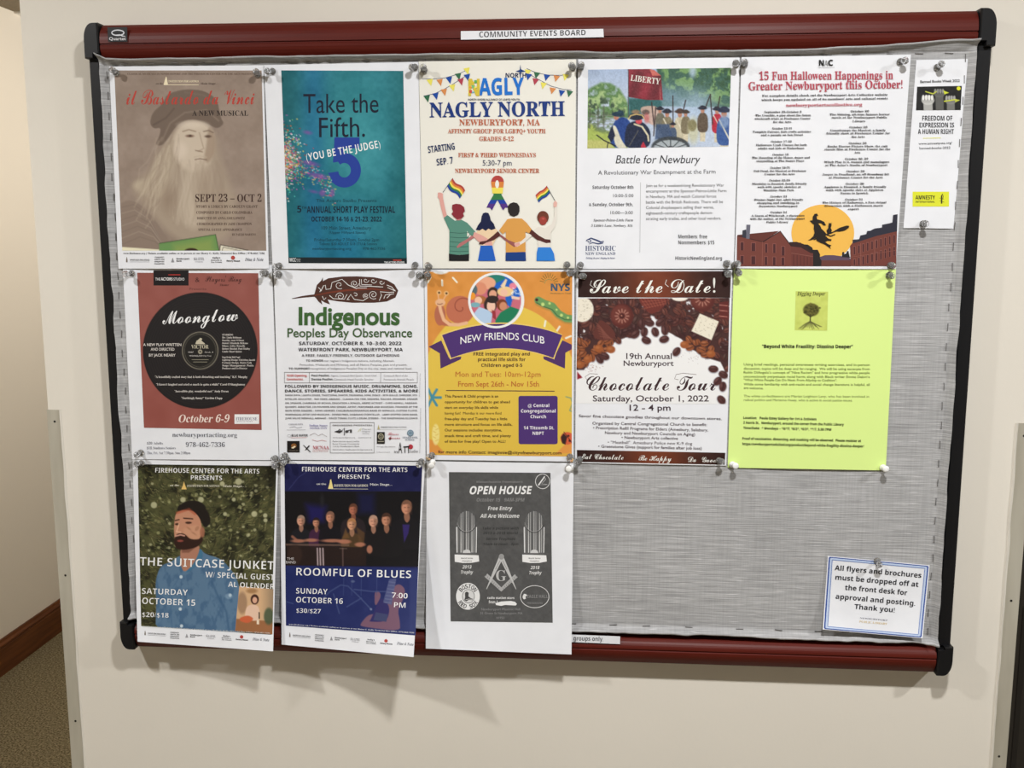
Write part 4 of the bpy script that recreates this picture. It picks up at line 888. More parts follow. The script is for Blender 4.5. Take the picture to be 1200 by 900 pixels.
# ------------------------------------------------------------------ flyer 7: record play
f7 = Flyer('flyer', 'dusty red play flyer with a black vinyl record and white script Moonglow', [(143.7, 309.5), (318.6, 310.5), (326.7, 539.3), (154.8, 538.2)], base=.0034, bulge=.002, bot=.0015, gain=1.05, short='dusty red record flyer')
def art(c):
    X, Y = c.X, c.Y
    c.fill((144, 84, 76)); c.mix((Y - 60) / 600, (142, 76, 68), .5); c.grain(5, 60, 3)
    c.ell(355, 378, 252, 256, (30, 27, 28))
    d = np.hypot((X - 355) / 252, (Y - 378) / 256); m = (d < .97) & (d > .33); c.mix(m * (.5 + .5 * np.sin(d * 150)), (42, 38, 39), .6)
    c.ell(355, 378, 80, 83, (128, 122, 108)); c.ell(355, 378, 76, 79, (34, 32, 30)); c.ell(355, 378, 70, 73, (100, 96, 84)); c.ell(355, 378, 68, 71, (32, 30, 28))
    c.ell(355, 383, 9, 10, (168, 160, 140)); c.ell(355, 383, 4, 4, (30, 28, 28))
f7.c(140, 310, 3.75).pic('record_picture', [(78, 36), (610, 38), (625, 727), (108, 717)], 190, 230, art, 'dusty red printed panel with a black vinyl record')
f7.block('studio_logo', 'black label with white lettering').rect(150, 26, 304, 92, (26, 22, 24)).t('THE', 158, 180, 70, 12, WHITE, 's').t('ACTORS', 183, 234, 70, 13, WHITE, 'sb').t('STUDIO', 238, 286, 70, 12, WHITE, 's').rect(215, 43, 268, 47, (170, 50, 44))
f7.block('lettering'); Q = (70, 36, 34)
f7.t('&', 333, 353, 77, 20, Q, 'rb'); f7.t("Players' Ring", 378, 537, 75, 26, Q, 'sc'); f7.t('Theater', 440, 480, 94, 9, Q, 'ri'); f7.t('Presents', 308, 382, 112, 10, (100, 58, 54), 'tt')
f7.block('title', 'white brush script title').t('Moonglow', 190, 522, 262, 62, WHITE, 'sc', y1=246, w=0, res=5)
f7.block('lettering', 'small white lettering on the record'); W2 = (214, 208, 202)
for a, b, y, s_ in [(105, 272, 358, 'A NEW PLAY WRITTEN'), (138, 242, 378, 'AND DIRECTED'), (130, 247, 404, 'BY JACK NEARY')]: f7.t(s_, a, b, y, 12, W2, 'tt', w=.012)
for k, (b, s_) in enumerate([(500, 'STARRING'), (536, 'Rev. Linda Robinson'), (548, 'Dorothy: Anne O’Shane'), (565, 'Robert: Elizabeth McKane'), (552, 'Eileen: Ashley Renselle'), (574, 'Robert Shackel: Paul Malloy'), (538, 'Linda: Hazel Quinn'), (0, ''), (530, 'Stage Design: Ruth Vogel'), (596, 'Lighting Design: Christina Jacobi'), (582, 'Costume Design: Moira Cody'), (590, 'Stage Management: Paula'), (562, 'Producer and Co-Director')]):
    if b: f7.t(s_, 452, b, 312 + k * 12.3, 7.5, W2, 'rb')
for a, b, y, s_ in [(157, 563, 498, '"A beautifully crafted story that is both disturbing and touching." K.F. Murphy'), (163, 553, 531, '"I haven’t laughed and cried so much in quite a while!" Carol O’Shaughnessy'), (243, 480, 561, '"Incredible play, wonderful cast." Andy Doran'), (273, 452, 591, '"Seethingly funny!" Gordon Clapp')]: f7.t(s_, a, b, y, 9, W2, 'rb')
f7.block('record_label').t('VICTOR', 316, 392, 369, 16, (190, 182, 160), 'rb').t('1067', 303, 326, 388, 6, W2, 's').t('Orch. 4', 375, 412, 388, 6, W2, 's').t('MOONGLOW Fox Trot', 308, 404, 404, 6, W2, 's').line([(318, 418), (392, 418)], 2, (150, 144, 126)).line([(324, 428), (386, 428)], 2, (150, 144, 126))
f7.poly([(334, 346), (340, 336), (356, 322), (364, 326), (360, 334), (372, 344), (378, 350), (336, 350)], (190, 182, 160)); f7.ell(345, 338, 7, 5, (190, 182, 160))
f7.block('date_line').t('October 6-9', 258, 480, 693, 33, (232, 214, 204), 'rbi', res=3)
f7.block('sponsor_logo', 'small white badge').rect(506, 658, 614, 700, (238, 236, 240)).t('FIREHOUSE', 512, 606, 684, 13, (110, 110, 130), 'rb').t('CENTER FOR THE ARTS', 514, 586, 692, 5, (120, 120, 136), 's')
f7.block('contact_lines').t('newburyportacting.org', 233, 517, 757, 19, (70, 72, 84), 'rb', w=-.012, y1=758).t('978-462-7336', 292, 463, 801, 20, (70, 72, 84), 'rb', w=-.012)
for b, y, s_ in [(191, 790, '$20 Adults'), (248, 811, '$18 Students/Seniors'), (312, 833, 'Thu, Fri, Sat 7:30pm, Sun 2:00pm')]: f7.t(s_, 121, b, y, 11, (120, 120, 130), 'rb', w=-.01)

# ------------------------------------------------------------------ flyer 8: observance
f8 = Flyer('flyer', 'white Indigenous Peoples Day flyer with a patterned brown feather and green title', [(320.6, 315.0), (496.5, 315.5), (498.7, 540), (327.5, 538.7)], base=.0032, bulge=.002, bot=.001, gain=1.05, short='white feather flyer')
f8.c(325, 315, 6.857).block('feather', 'brown printed feather with white scroll pattern'); FB = (74, 46, 38)
f8.poly([(116, 238), (200, 218), (298, 205), (318, 130), (352, 96), (366, 68), (366, 100), (410, 76), (520, 62), (640, 60), (780, 68), (880, 90), (940, 124), (972, 176), (950, 230), (880, 262), (780, 272), (600, 272), (480, 260), (404, 246), (424, 286), (380, 270), (352, 252), (362, 288), (330, 262), (312, 236), (298, 224), (200, 232), (122, 242)], FB)
f8.line([(300, 214), (420, 190), (560, 172), (760, 160), (900, 178)], [7, 12, 16, 14, 4], (112, 52, 36)); CW = (226, 224, 222)
def spiral(cx, cy, r, turns, a0, w=4): f8.line([(cx + r * (1 - t) * math.cos(a0 + t * turns * 2 * PI), cy + r * (1 - t) * .92 * math.sin(a0 + t * turns * 2 * PI)) for t in np.linspace(0, .85, 22)], w, CW)
for q in [(620, 118, 34, 2, 0), (500, 130, 36, 1.3, 1), (506, 222, 36, 1.8, 3), (710, 216, 22, 1.8, 2), (772, 208, 40, 2, 1), (712, 92, 24, 1.2, 0), (772, 96, 26, 1.2, 0), (838, 108, 22, 1.2, 0), (628, 210, 20, 1, 4)]: spiral(*q)
for P in ([(350, 180), (372, 136), (386, 130), (392, 166), (430, 160), (440, 110), (520, 84), (570, 130), (640, 160)], [(662, 84), (664, 138), (740, 140), (850, 146)], [(676, 84), (678, 126), (760, 130)], [(880, 130), (920, 146), (944, 174)], [(886, 150), (920, 166), (950, 178)], [(560, 250), (590, 206), (620, 246), (690, 256), (730, 230)], [(820, 256), (838, 212), (826, 184), (900, 190), (940, 186)], [(856, 240), (868, 210), (908, 204)], [(420, 214), (450, 240), (540, 244), (560, 206)], [(362, 220), (376, 250), (392, 232)], [(566, 246), (580, 248)], [(640, 154), (720, 154)], [(880, 236), (910, 206), (938, 200)], [(330, 150), (350, 168), (342, 186)]): f8.line(P, 5, CW)
f8.block('title', 'green rounded title').t('Indigenous', 172, 984, 447, 136, (60, 96, 50), 'p', w=.03, res=5); f8.t('Peoples Day Observance', 82, 1084, 549, 72, (66, 92, 56), 'p', w=.012, res=4)
f8.block('lettering')
f8.t('SATURDAY, OCTOBER 8, 10–3:00, 2022', 175, 998, 612, 27, (52, 50, 54), 'sb'); f8.t('WATERFRONT PARK, NEWBURYPORT, MA', 170, 1008, 662, 27, (52, 50, 54), 'sb'); f8.t('A FREE, FAMILY-FRIENDLY, OUTDOOR GATHERING', 196, 980, 706, 20, (100, 98, 102), 'sb')
f8.t('TO HONOR', 232, 370, 746, 17, (80, 78, 82), 'sb'); f8.t('our region’s Indigenous nations, including Abenaki,', 376, 942, 746, 16, (120, 118, 122), 's'); f8.t('Pentucket, Wabanaki and Mi’kmaq, and all Native Peoples, past and present.', 180, 1044, 778, 16, (130, 128, 132), 's')
f8.t('TO SUPPORT', 92, 262, 810, 17, (80, 78, 82), 'sb'); f8.t('recognition of Indigenous Peoples Day at the city, state and national level.', 266, 1084, 808, 16, (120, 118, 122), 's')
f8.c(325, 430, 6.857).block('ceremony_box', 'boxed lines with red lettering at the left').box(58, 42, 1126, 127, 3, (120, 118, 120)); f8.line([(258, 42), (258, 126)], 3, (120, 118, 120)); f8.line([(832, 44), (830, 127)], 3, (120, 118, 120))
f8.t('10:00 Opening', 76, 236, 77, 17, (196, 84, 80), 'sb'); f8.t('Ceremonies:', 76, 210, 106, 17, (196, 84, 80), 'sb')
f8.t('Paul Pouliot,', 276, 422, 76, 16, BLK, 'sb'); f8.t('Sagamo, Cowasuck Band Speaker, Grand Chief', 432, 798, 76, 15, (140, 138, 142), 's'); f8.t('Denise Pouliot,', 276, 450, 106, 16, BLK, 'sb'); f8.t('Cowasuck Head Female Speaker', 456, 776, 106, 15, (140, 138, 142), 's'); f8.t('Cowasuck Band of the', 856, 1048, 76, 14, (140, 138, 142), 's'); f8.t('Pennacook-Abenaki People', 856, 1098, 106, 14, (140, 138, 142), 's')
f8.block('performer_list').t('FOLLOWED BY INDIGENOUS MUSIC, DRUMMING, SONG,', 62, 1128, 166, 22, (62, 60, 64), 'sb', w=.006).t('DANCE, STORIES, SPEAKERS, KIDS ACTIVITIES, & MORE', 62, 1130, 203, 22, (62, 60, 64), 'sb', w=.006)
for y, s_ in [(233, 'DAKSA MAYA, LAKOTA SINGER, TRADITIONAL DANCER, DRUMMING, SONG, DANCE – SETH WALLIS, CHEROKEE, STO-'), (264, 'RYTELLER, EDUCATOR – RED HAWK, ABENAKI – CLAUDIA FOX TREE, MASHPEE, TEACHER, DRUMMER, SPEAKER'), (296, 'ON, SPEAKER, CHAIRMAN OF MCNAA, EDUCATION & SCHOOL, ABIPEZ ACTIVIST – CHRIS NEWELL, PASSAMA-'), (327, 'QUODDY, DIRECTOR, CO-FOUNDER AND SINGER, ARTIST, PERFORMER AND MUSICIAN, FOUNDER OF THE'), (357, 'IRON RIVER SINGERS – HAWK HENRIES, CHAUBUNAGUNGAMAUG BAND OF NIPMUCK, CUSTOM FLUTES,'), (388, 'WAMPANOAG ARTIST AND MUSICIAN – DENNIS FREEL, WABANAKI STORYTELLER – LARRY SPOTTED CROW MANN,'), (418, 'JUNE SALVO NEWHALL ABENAKI – DAVID TOMAS, FLUTE & DRUM, STORIES – THE WAMPANOAG ALLIANCE')]: f8.t(s_, 64, 1128, y, 13, (104, 102, 106), 'sb')
f8.block('organizer_box', 'boxed group of organizers’ marks').box(426, 446, 778, 690, 3, (110, 108, 110)).t('ORGANIZING PRESENTERS', 444, 762, 474, 12, (120, 118, 122), 'sb')
f8.line([(462, 520), (490, 512), (500, 500), (520, 514), (540, 490), (538, 550), (560, 512), (590, 505)], 6, (60, 58, 60)); f8.poly([(466, 522), (500, 508), (524, 518), (500, 532)], (60, 58, 60)); f8.rect(584, 502, 600, 528, (70, 68, 70)); f8.ell(560, 518, 14, 10, (70, 68, 70))
f8.line([(650, 520), (664, 500), (676, 490), (668, 516)], 3, (190, 190, 120)); 
for k, s_ in enumerate(['First', 'Religious', 'Society']): f8.t(s_, 684, 756 - k * 8, 505 + k * 17, 12, (150, 150, 154), 's')
f8.t('newburyportindigenous.org', 448, 624, 570, 9, (120, 118, 122), 's'); f8.t('uunewburyport.org', 650, 756, 570, 9, (120, 118, 122), 's')
for k, s_ in enumerate(['Performances sponsored by', 'Essex County Community', 'and by Newburyport Bank']): f8.t(s_, 446, 660, 602 + 20 * k, 11, (110, 108, 112), 's')
f8.t('Information: newburyportindigenous.org', 446, 764, 668, 11, (110, 108, 112), 's')
f8.block('sponsor_logo').t('COMMUNITY', 92, 208, 466, 12, (150, 150, 160), 'rb').line([(100, 486), (140, 478), (160, 490), (200, 482)], 3, (150, 150, 160)).line([(76, 505), (228, 504)], 2, (150, 150, 160))
f8.block('sponsor_logo').t('Indian Space', 258, 404, 476, 15, (130, 126, 170), 'rb').t('SISTER CITY', 262, 402, 498, 15, (140, 136, 176), 'rb')
f8.block('sponsor_logo').t('BLUE WATER', 116, 246, 558, 18, (60, 58, 60), 'sb').ring(96, 552, 14, 10, 2, (140, 140, 144), 16).line([(110, 568), (240, 566)], 2, (190, 90, 90))
f8.block('sponsor_logo').line([(262, 548), (300, 530), (330, 552), (360, 536), (400, 560)], 3, (150, 140, 140)).line([(280, 584), (320, 596), (360, 588), (396, 596)], 3, (190, 120, 120))
f8.block('sponsor_logo', 'small black square with a gold shape').rect(80, 594, 180, 685, (26, 22, 20)).ell(134, 632, 22, 18, (130, 84, 40)).poly([(112, 650), (140, 632), (150, 640), (128, 656)], (226, 210, 180)).t('CANDLES', 92, 168, 676, 9, (120, 110, 100), 's')
f8.block('sponsor_logo').poly([(206, 626), (216, 628), (270, 680), (262, 684)], (60, 58, 60)).poly([(252, 630), (264, 632), (236, 664), (220, 670)], (40, 38, 40)).t('MCNAA', 286, 416, 660, 27, (180, 92, 100), 'rb').line([(286, 668), (412, 668)], 2, (190, 110, 110)).t('Native Awareness', 286, 410, 682, 8, (180, 120, 120), 's')
f8.block('sponsor_logo').t('INSTITUTION FOR SAVINGS', 832, 1038, 488, 11, (110, 110, 114), 'rb').poly([(806, 500), (810, 478), (814, 462), (818, 478), (824, 500)], (180, 170, 120)).line([(804, 502), (1040, 502)], 1.6, (150, 150, 140))
f8.block('sponsor_logo', 'black upright square with a cream knot').rect(801, 522, 864, 616, (34, 32, 30)).ring(833, 558, 20, 22, 5, (190, 186, 160), 20).ring(833, 558, 9, 10, 3, (190, 186, 160), 12).rect(808, 594, 858, 602, (150, 146, 130))
f8.block('sponsor_logo').t('Rivers', 890, 975, 548, 26, (180, 90, 100), 'sc').t('Oceans', 900, 988, 578, 26, (180, 90, 100), 'sc').poly([(894, 572), (906, 562), (918, 572), (906, 588)], (70, 30, 34))
f8.block('sponsor_logo', 'grey blue round seal').ell(1070, 530, 26, 26, (110, 134, 152)).ring(1070, 530, 16, 16, 2, (190, 204, 214), 20).t('SPARHAWK', 1008, 1130, 572, 13, (110, 120, 136), 'rb').t('SCHOOL', 1028, 1106, 590, 13, (110, 120, 136), 'rb')
f8.block('sponsor_logo', 'brush lettering with a red dot').ell(1072, 640, 19, 19, (176, 54, 66)).t('A', 972, 1004, 692, 86, (40, 38, 40), 'p').line([(1014, 642), (1066, 638)], 10, (40, 38, 40)).line([(1026, 640), (1026, 690)], 6, (40, 38, 40)).line([(1054, 640), (1056, 692)], 6, (40, 38, 40)).t('in', 940, 968, 690, 22, (40, 38, 40), 'p').t('tudio', 1066, 1130, 686, 24, (110, 108, 110), 'p').t('through this initiative', 800, 950, 643, 9, (120, 118, 122), 's').t('Culture Council', 800, 905, 687, 9, (120, 118, 122), 's')
f8.block('lettering').t('DESIGN BY LIGHTED PATH ARTS | PRINTED BY THE NEWBURYPORT BANK', 1146, 1153, 240, 7, (150, 150, 154), 's', y1=50).t('PHOTOS AND STORIES COPYRIGHT OF THE INDIGENOUS ARTISTS', 1149, 1156, 690, 7, (130, 130, 134), 's', y1=330)

# ------------------------------------------------------------------ flyer 9: friends club
f9 = Flyer('flyer', 'orange and yellow New Friends Club flyer with a purple banner and a snail', [(497, 315.8), (673, 316), (672, 541), (500, 538.7)], base=.0036, bulge=.0015, bot=.001, gain=1.05, short='yellow friends club flyer')
def art(c):
    X, Y = c.X, c.Y
    c.fill((212, 142, 66)); c.grain(6, 70, 3); e = ((X - 590) / 600) ** 2 + ((Y - 880) / 612) ** 2
    c.mix(.5 - (e - 1) * 40, (222, 190, 78)); c.poly([(10, 700), (1172, 700), (1172, 1460), (10, 1460)], (222, 190, 78), 1, 30)
    c.mix(((Y - 700) / 800), (214, 178, 66), .6)
    c.poly([(0, 1330), (70, 1360), (160, 1460), (0, 1460)], (216, 144, 66)); c.poly([(1190, 1350), (1120, 1380), (1040, 1460), (1190, 1460)], (220, 148, 70))
    c.ell(125, 10, 64, 26, (240, 236, 226))
    w = (246, 236, 216)
    for a, b in [((20, 104), (44, 62)), ((136, 84), (138, 126)), ((222, 64), (254, 100)), ((958, 408), (950, 450)), ((1070, 452), (1050, 484)), ((1120, 544), (1160, 528))]: c.line([a, b], 14, w)
    # snail
    c.ell(280, 320, 112, 112, (186, 108, 82)); c.ell(120, 360, 44, 84, (176, 104, 80)); c.poly([(80, 420), (160, 450), (260, 446), (220, 420), (150, 400)], (180, 104, 78), 1, 8)
    c.line([(112, 260), (126, 330), (150, 400), (196, 436), (270, 438), (330, 424)], 26, (226, 178, 140)); c.ell(122, 262, 40, 30, (224, 176, 138)); c.line([(110, 236), (104, 200)], 8, (226, 178, 140)); c.line([(146, 240), (166, 204)], 8, (226, 178, 140))
    c.ell(112, 182, 19, 19, (226, 178, 120)); c.ell(170, 188, 19, 19, (226, 178, 120)); c.ell(113, 183, 8, 8, (60, 40, 24)); c.ell(171, 188, 8, 8, (60, 40, 24))
    c.line([(100, 272), (120, 276), (138, 270)], 5, (110, 60, 50))
    c.line([(290 + (6 + 14 * a) * math.cos(a), 300 + (6 + 14 * a) * math.sin(a) * 1.0) for a in np.linspace(0, 6.8, 50)], 5, (120, 52, 44))
    # caterpillar
    P = [(900, 244), (950, 270), (1010, 290), (1060, 350), (1120, 386), (1180, 392)]
    c.line([(p[0], p[1] + 18) for p in P], 50, (150, 130, 70), .6, 14); c.line(P, 60, (106, 150, 90)); c.line([(886, 262), (950, 296), (1010, 316), (1050, 364), (1110, 396), (1180, 400)], 6, (50, 90, 60)); c.ell(888, 240, 12, 12, (60, 30, 40))
    for x, y, r in [(936, 276, 14), (990, 268, 10), (1046, 318, 8), (1084, 362, 12), (1136, 382, 9)]: c.ell(x, y, r, r, (200, 220, 130), .9, 6)
    # circular photo
    c.ell(566, 244, 222, 222, (238, 236, 232)); m = np.clip(.5 - (np.hypot((X - 560) / 204, (Y - 244) / 204) - 1) * 40, 0, 1)
    sv = c.b.copy(); c.fill((196, 104, 120)); c.poly([(500, 30), (700, 30), (780, 200), (700, 240), (560, 160)], (28, 96, 190)); c.poly([(640, 210), (700, 220), (680, 300), (640, 270)], (28, 96, 190)); c.poly([(440, 60), (600, 20), (640, 70), (560, 110)], (40, 130, 90), .8)
    c.ell(490, 106, 72, 50, (226, 164, 132)); c.ell(440, 150, 50, 50, (214, 140, 110)); c.ell(540, 190, 44, 52, (50, 38, 34)); c.ell(540, 196, 30, 34, (216, 158, 130)); c.ell(640, 174, 66, 40, (232, 196, 140)); c.ell(628, 182, 30, 28, (236, 186, 160)); c.poly([(600, 130), (640, 74), (654, 80), (630, 150)], (236, 206, 170)); c.ell(700, 130, 30, 26, (226, 130, 150)); c.poly([(684, 206), (756, 220), (750, 240), (690, 232)], (236, 200, 180))
    for k in range(24): r = random.Random(k); c.ell(700 + r.uniform(-20, 60), 170 + r.uniform(-30, 34), 4, 4, (240, 240, 246), .8)
    c.ell(392, 160, 24, 40, (84, 104, 110)); c.ell(376, 210, 26, 30, (230, 150, 50)); c.ell(440, 240, 50, 34, (170, 104, 60)); c.ell(424, 244, 30, 30, (232, 186, 160)); c.ell(400, 280, 40, 20, (120, 170, 180))
    c.ell(520, 280, 52, 60, (56, 40, 36)); c.ell(526, 290, 34, 46, (236, 190, 168)); c.ell(536, 236, 50, 30, (46, 36, 34)); c.ell(612, 280, 42, 46, (120, 60, 36)); c.ell(622, 290, 30, 34, (200, 136, 104)); c.poly([(380, 360), (430, 296), (500, 320), (536, 350), (520, 460), (400, 460)], (176, 200, 226)); c.poly([(560, 400), (600, 340), (680, 292), (760, 320), (700, 470), (560, 470)], (30, 120, 84)); c.poly([(532, 320), (560, 330), (566, 400), (536, 380)], (150, 50, 60))
    c.b = sv * (1 - m[..., None]) + c.b * m[..., None]
    # flower, leaf, squiggle and ladybird further down
    bl = (70, 140, 160)
    for a in range(5): c.line([(56, 900 + 116), (56 + 70 * math.cos(a * 1.0 - 2.0), 1016 + 74 * math.sin(a * 1.0 - 2.0))], 20, bl)
    c.ell(86, 1310, 30, 84, (236, 222, 150), .8); 
    for k in range(6): c.line([(86, 1250 + k * 22), (66 + 40 * (k % 2), 1240 + k * 22)], 5, (214, 180, 80))
    c.line([(1120, 1010), (1160, 1020), (1172, 1060), (1150, 1120), (1180, 1130)], 8, (120, 150, 120)); c.ell(1130, 1340, 54, 50, (206, 92, 60)); c.poly([(1080, 1330), (1100, 1300), (1130, 1330), (1116, 1390), (1090, 1380)], (54, 34, 34)); c.line([(1104, 1290), (1180, 1390)], 5, (60, 30, 30)); c.ell(1140, 1320, 9, 9, (60, 30, 30)); c.ell(1150, 1360, 9, 9, (60, 30, 30))
f9.c(498, 316, 6.78).pic('cartoon_picture', [(16, 16), (1170, 16), (1166, 1484), (36, 1472)], 200, 260, art, 'orange and yellow printed picture with a snail, caterpillar and round photo of children')
PU = (76, 50, 112)
def arcpts(x0, x1, ym, k, n=18): return [(x0 + (x1 - x0) * i / n, ym + k * (2 * i / n - 1) ** 2) for i in range(n + 1)]
f9.block('banner', 'purple ribbon banner')
f9.poly([(30, 612), (130, 562), (190, 700), (290, 690), (284, 712), (124, 786), (118, 664)], (78, 50, 100)); f9.poly([(1166, 596), (1092, 560), (1030, 690), (940, 690), (944, 712), (1112, 786), (1116, 660), (1166, 632)], (78, 50, 100))
f9.poly([(p[0] - 5, p[1] - 4) for p in arcpts(128, 1096, 424, 94)] + [(1026, 716)] + arcpts(206, 1024, 632, 78)[::-1] + [(200, 714)], (228, 196, 110))
f9.poly(arcpts(136, 1090, 430, 90) + arcpts(210, 1020, 624, 78)[::-1], PU)
f9.ring(566, 244, 213, 213, 18, (238, 236, 232), 60)
f9.block('title', 'white capitals curved along the banner').t('NEW FRIENDS CLUB', 282, 950, 592, 56, (236, 232, 238), 's', y1=590, arc=36, w=.006, res=3)
f9.block('sun_logo', 'small grey sun logo with dark capitals').t('NYS', 1000, 1152, 168, 56, (66, 88, 110), 'sb', w=.015)
for k in range(11):
    a = -2.9 + k * .3; f9.line([(985 + 40 * math.cos(a), 108 + 44 * math.sin(a)), (985 + 74 * math.cos(a), 108 + 80 * math.sin(a))], 4, (110, 104, 50))
f9.line([(950, 110), (960, 84), (986, 74), (1010, 84)], 5, (150, 150, 90)); f9.t('Newburyport  Youth', 995, 1160, 192, 10, (110, 110, 70), 's')
f9.block('lettering'); V = (74, 46, 44)
for a, b, y, s_ in [(386, 834, 682, 'FREE integrated play and'), (422, 798, 726, 'practical life skills for'), (448, 774, 772, 'Children aged 0-5')]: f9.t(s_, a, b, y, 26, V, 'sb')
f9.c(490, 310, 3.75).block('hours_lines', 'orange brown opening hours').t('Mon and Tues: 10am-12pm', 164, 538, 493, 23, (186, 108, 52), 's', w=.01).t('From Sept 26th - Nov 15th', 176, 531, 536, 23, (186, 108, 52), 's', w=.01)
f9.block('paragraph').line([(123, 553), (600, 556)], 3.4, (70, 44, 60))
for k, (b, s_) in enumerate([(352, 'This Parent & Child program is an'), (404, 'opportunity for children to get ahead'), (352, 'start on everyday life skills while'), (366, 'having fun!  Monday is our more fluid'), (392, 'free-play day and Tuesday has a little'), (414, 'more structure and focus on life skills.'), (368, 'Our sessions includes storytime,'), (408, 'snack time and craft time, and plenty'), (384, 'of time for free play! Open to ALL!')]): f9.t(s_, 117, b, 584 + 24.8 * k, 11.5, (84, 62, 40), 's', w=.012)
f9.t('for more info Contact: imaginnie@cityofnewburyport.com', 88, 630, 829, 13, (74, 50, 36), 's', y1=834, w=.014)
f9.block('purple_panel', 'purple panel with white address')
P = []
for cx, cy, a0 in [(604, 586, -90), (604, 780, 0), (451, 780, 90), (450, 586, 180)]:
    for k in range(5): a = math.radians(a0 + 22.5 * k); P.append((cx + 9 * math.cos(a), cy + 9 * math.sin(a)))
f9.poly(P, PU)
for a, b, y, s_ in [(482, 576, 626, '@ Central'), (452, 604, 650, 'Congregational'), (494, 562, 675, 'Church'), (464, 597, 724, '14 Titcomb St,'), (503, 553, 748, 'NBPT')]: f9.t(s_, a, b, y, 14, (232, 228, 236), 'sb')

# ------------------------------------------------------------------ flyer 10: chocolate
f10 = Flyer('flyer', 'white Save the Date chocolate tour flyer with brown bands and coffee beans', [(675.5, 316), (858.3, 316.5), (851, 545.8), (674, 542.5)], base=.0034, bulge=.0012, bot=.0012, gain=1.08, short='chocolate tour flyer')
def art(c):
    X, Y = c.X, c.Y
    c.fill((229, 230, 235)); r = random.Random(11)
    edge = [(0, -20), (1190, -20), (1190, 560), (1140, 580), (1100, 500), (1000, 470), (880, 400), (810, 330), (700, 270), (640, 170), (590, 150), (500, 290), (400, 320), (320, 350), (260, 420), (150, 480), (90, 560), (0, 560)]
    c.mix(c.mask(edge, 8) * np.clip((fbm(X / 30, Y / 30, 5) - .2) * 9, 0, 1), (70, 44, 42))
    def inside(x, y):
        ins = False
        for (a, b), (d, e) in zip(edge, edge[1:] + edge[:1]):
            if (b > y) != (e > y) and x < (d - a) * (y - b) / (e - b) + a: ins = not ins
        return ins
    def bean(x, y, s, a, col):
        c.ell(x, y + 3, 30 * s, 23 * s, (40, 22, 22), .5, 12, a); c.ell(x, y, 29 * s, 21 * s, col, 1, 4, a); dx, dy = math.cos(a), math.sin(a)
        c.ell(x - 6 * dy * s - 4, y - 8 * s, 13 * s, 6 * s, tuple(q + 38 for q in col), .6, 8, a)
        c.line([(x - 24 * s * dx, y - 24 * s * dy), (x + 3 * s * dy, y - 3 * s * dx), (x + 24 * s * dx, y + 24 * s * dy)], 4, (34, 18, 18), .8)
    n = 0
    while n < 330:
        x, y = r.uniform(20, 1180), r.uniform(0, 560)
        if inside(x, y):
            n += 1; amber = (x < 330 and y > 330) or (860 < x < 1060 and y > 330)
            bean(x, y, r.uniform(.8, 1.15), r.uniform(0, 3.1), (138, 78, 48) if amber and r.random() < .8 else r.choice([(84, 46, 42), (66, 38, 38), (98, 56, 48), (72, 48, 44)]))
    for x, y, a in [(552, 340, .4), (618, 278, 1.2), (684, 332, 2.9), (537, 278, 1.7), (690, 266, 1.5), (776, 424, 2.2), (470, 296, 2.5), (1048, 552, .1), (1122, 594, .5), (1080, 642, 2.3), (1118, 682, 1.7), (1108, 780, .8), (208, 478, 1), (244, 458, .4), (520, 215, 1.6), (575, 210, .3), (655, 208, 2.6)]: bean(x, y, 1.25, a, (78, 46, 44))
    for x, y in [(835, 372), (1030, 440), (60, 520), (290, 408), (200, 400), (120, 480)]: c.ell(x, y, 33, 28, (150, 84, 46), 1, 8); c.ell(x - 8, y - 8, 16, 10, (176, 110, 66), .7, 10)
    def flower(x, y, R):
        c.ell(x, y, R, R * 1.08, (86, 40, 36), 1, 6); c.ell(x - 10, y - 8, R * .86, R * .86, (112, 58, 50), .7, 20)
        for k in range(12): a = k * PI / 6; c.line([(x + R * .34 * math.cos(a), y + R * .34 * math.sin(a)), (x + R * .6 * math.cos(a), y + R * .6 * math.sin(a))], 8, (186, 136, 120), .8, 6)
        c.ell(x, y, R * .22, R * .22, (70, 32, 30), 1, 6); c.ell(x - 3, y - 3, 5, 5, (190, 130, 110))
    flower(372, 160, 84); flower(968, 30, 92)
    c.poly([(210, 180), (280, 230), (330, 296), (300, 336), (230, 344), (160, 320), (162, 270), (186, 230)], (94, 50, 44), 1, 6)
    for k in range(6): c.line([(180 + k * 6, 210 + k * 20), (220 + k * 12, 250 + k * 14), (240 + k * 12, 330)], 5, (136, 82, 70), .7, 6)
    c.poly([(500, 0), (720, 0), (690, 90), (600, 150), (560, 130), (500, 60)], (104, 48, 42), 1, 8)
    for k in range(9): c.line([(500 + k * 26, 20), (560 + k * 20, 100 - k * 3)], 4, (156, 84, 68), .8); 
    for k in range(4): c.line([(520, 30 + k * 26), (690, 20 + k * 16)], 4, (160, 90, 72), .7)
    c.ell(78, 112, 84, 92, (226, 220, 204), 1, 6); c.ell(800, 22, 62, 28, (230, 222, 212), 1, 6)
    c.poly([(948, 142), (1088, 200), (1034, 338), (886, 272)], (224, 218, 200), 1, 5)
    for k in range(110):
        x, y = (r.uniform(20, 150), r.uniform(40, 190)) if k % 2 else (r.uniform(910, 1070), r.uniform(170, 310))
        c.ell(x, y, 3, 2, (150, 140, 118), .7, 3)
    c.poly([(1090, 60), (1160, 50), (1166, 190), (1096, 180)], (92, 40, 38), 1, 6); 
    for y in (78, 118, 160): c.line([(1094, y), (1150, y + 6)], 5, (214, 150, 136), .8)
    c.poly([(40, 570), (80, 616), (40, 630)], (140, 40, 50), 1, 5)
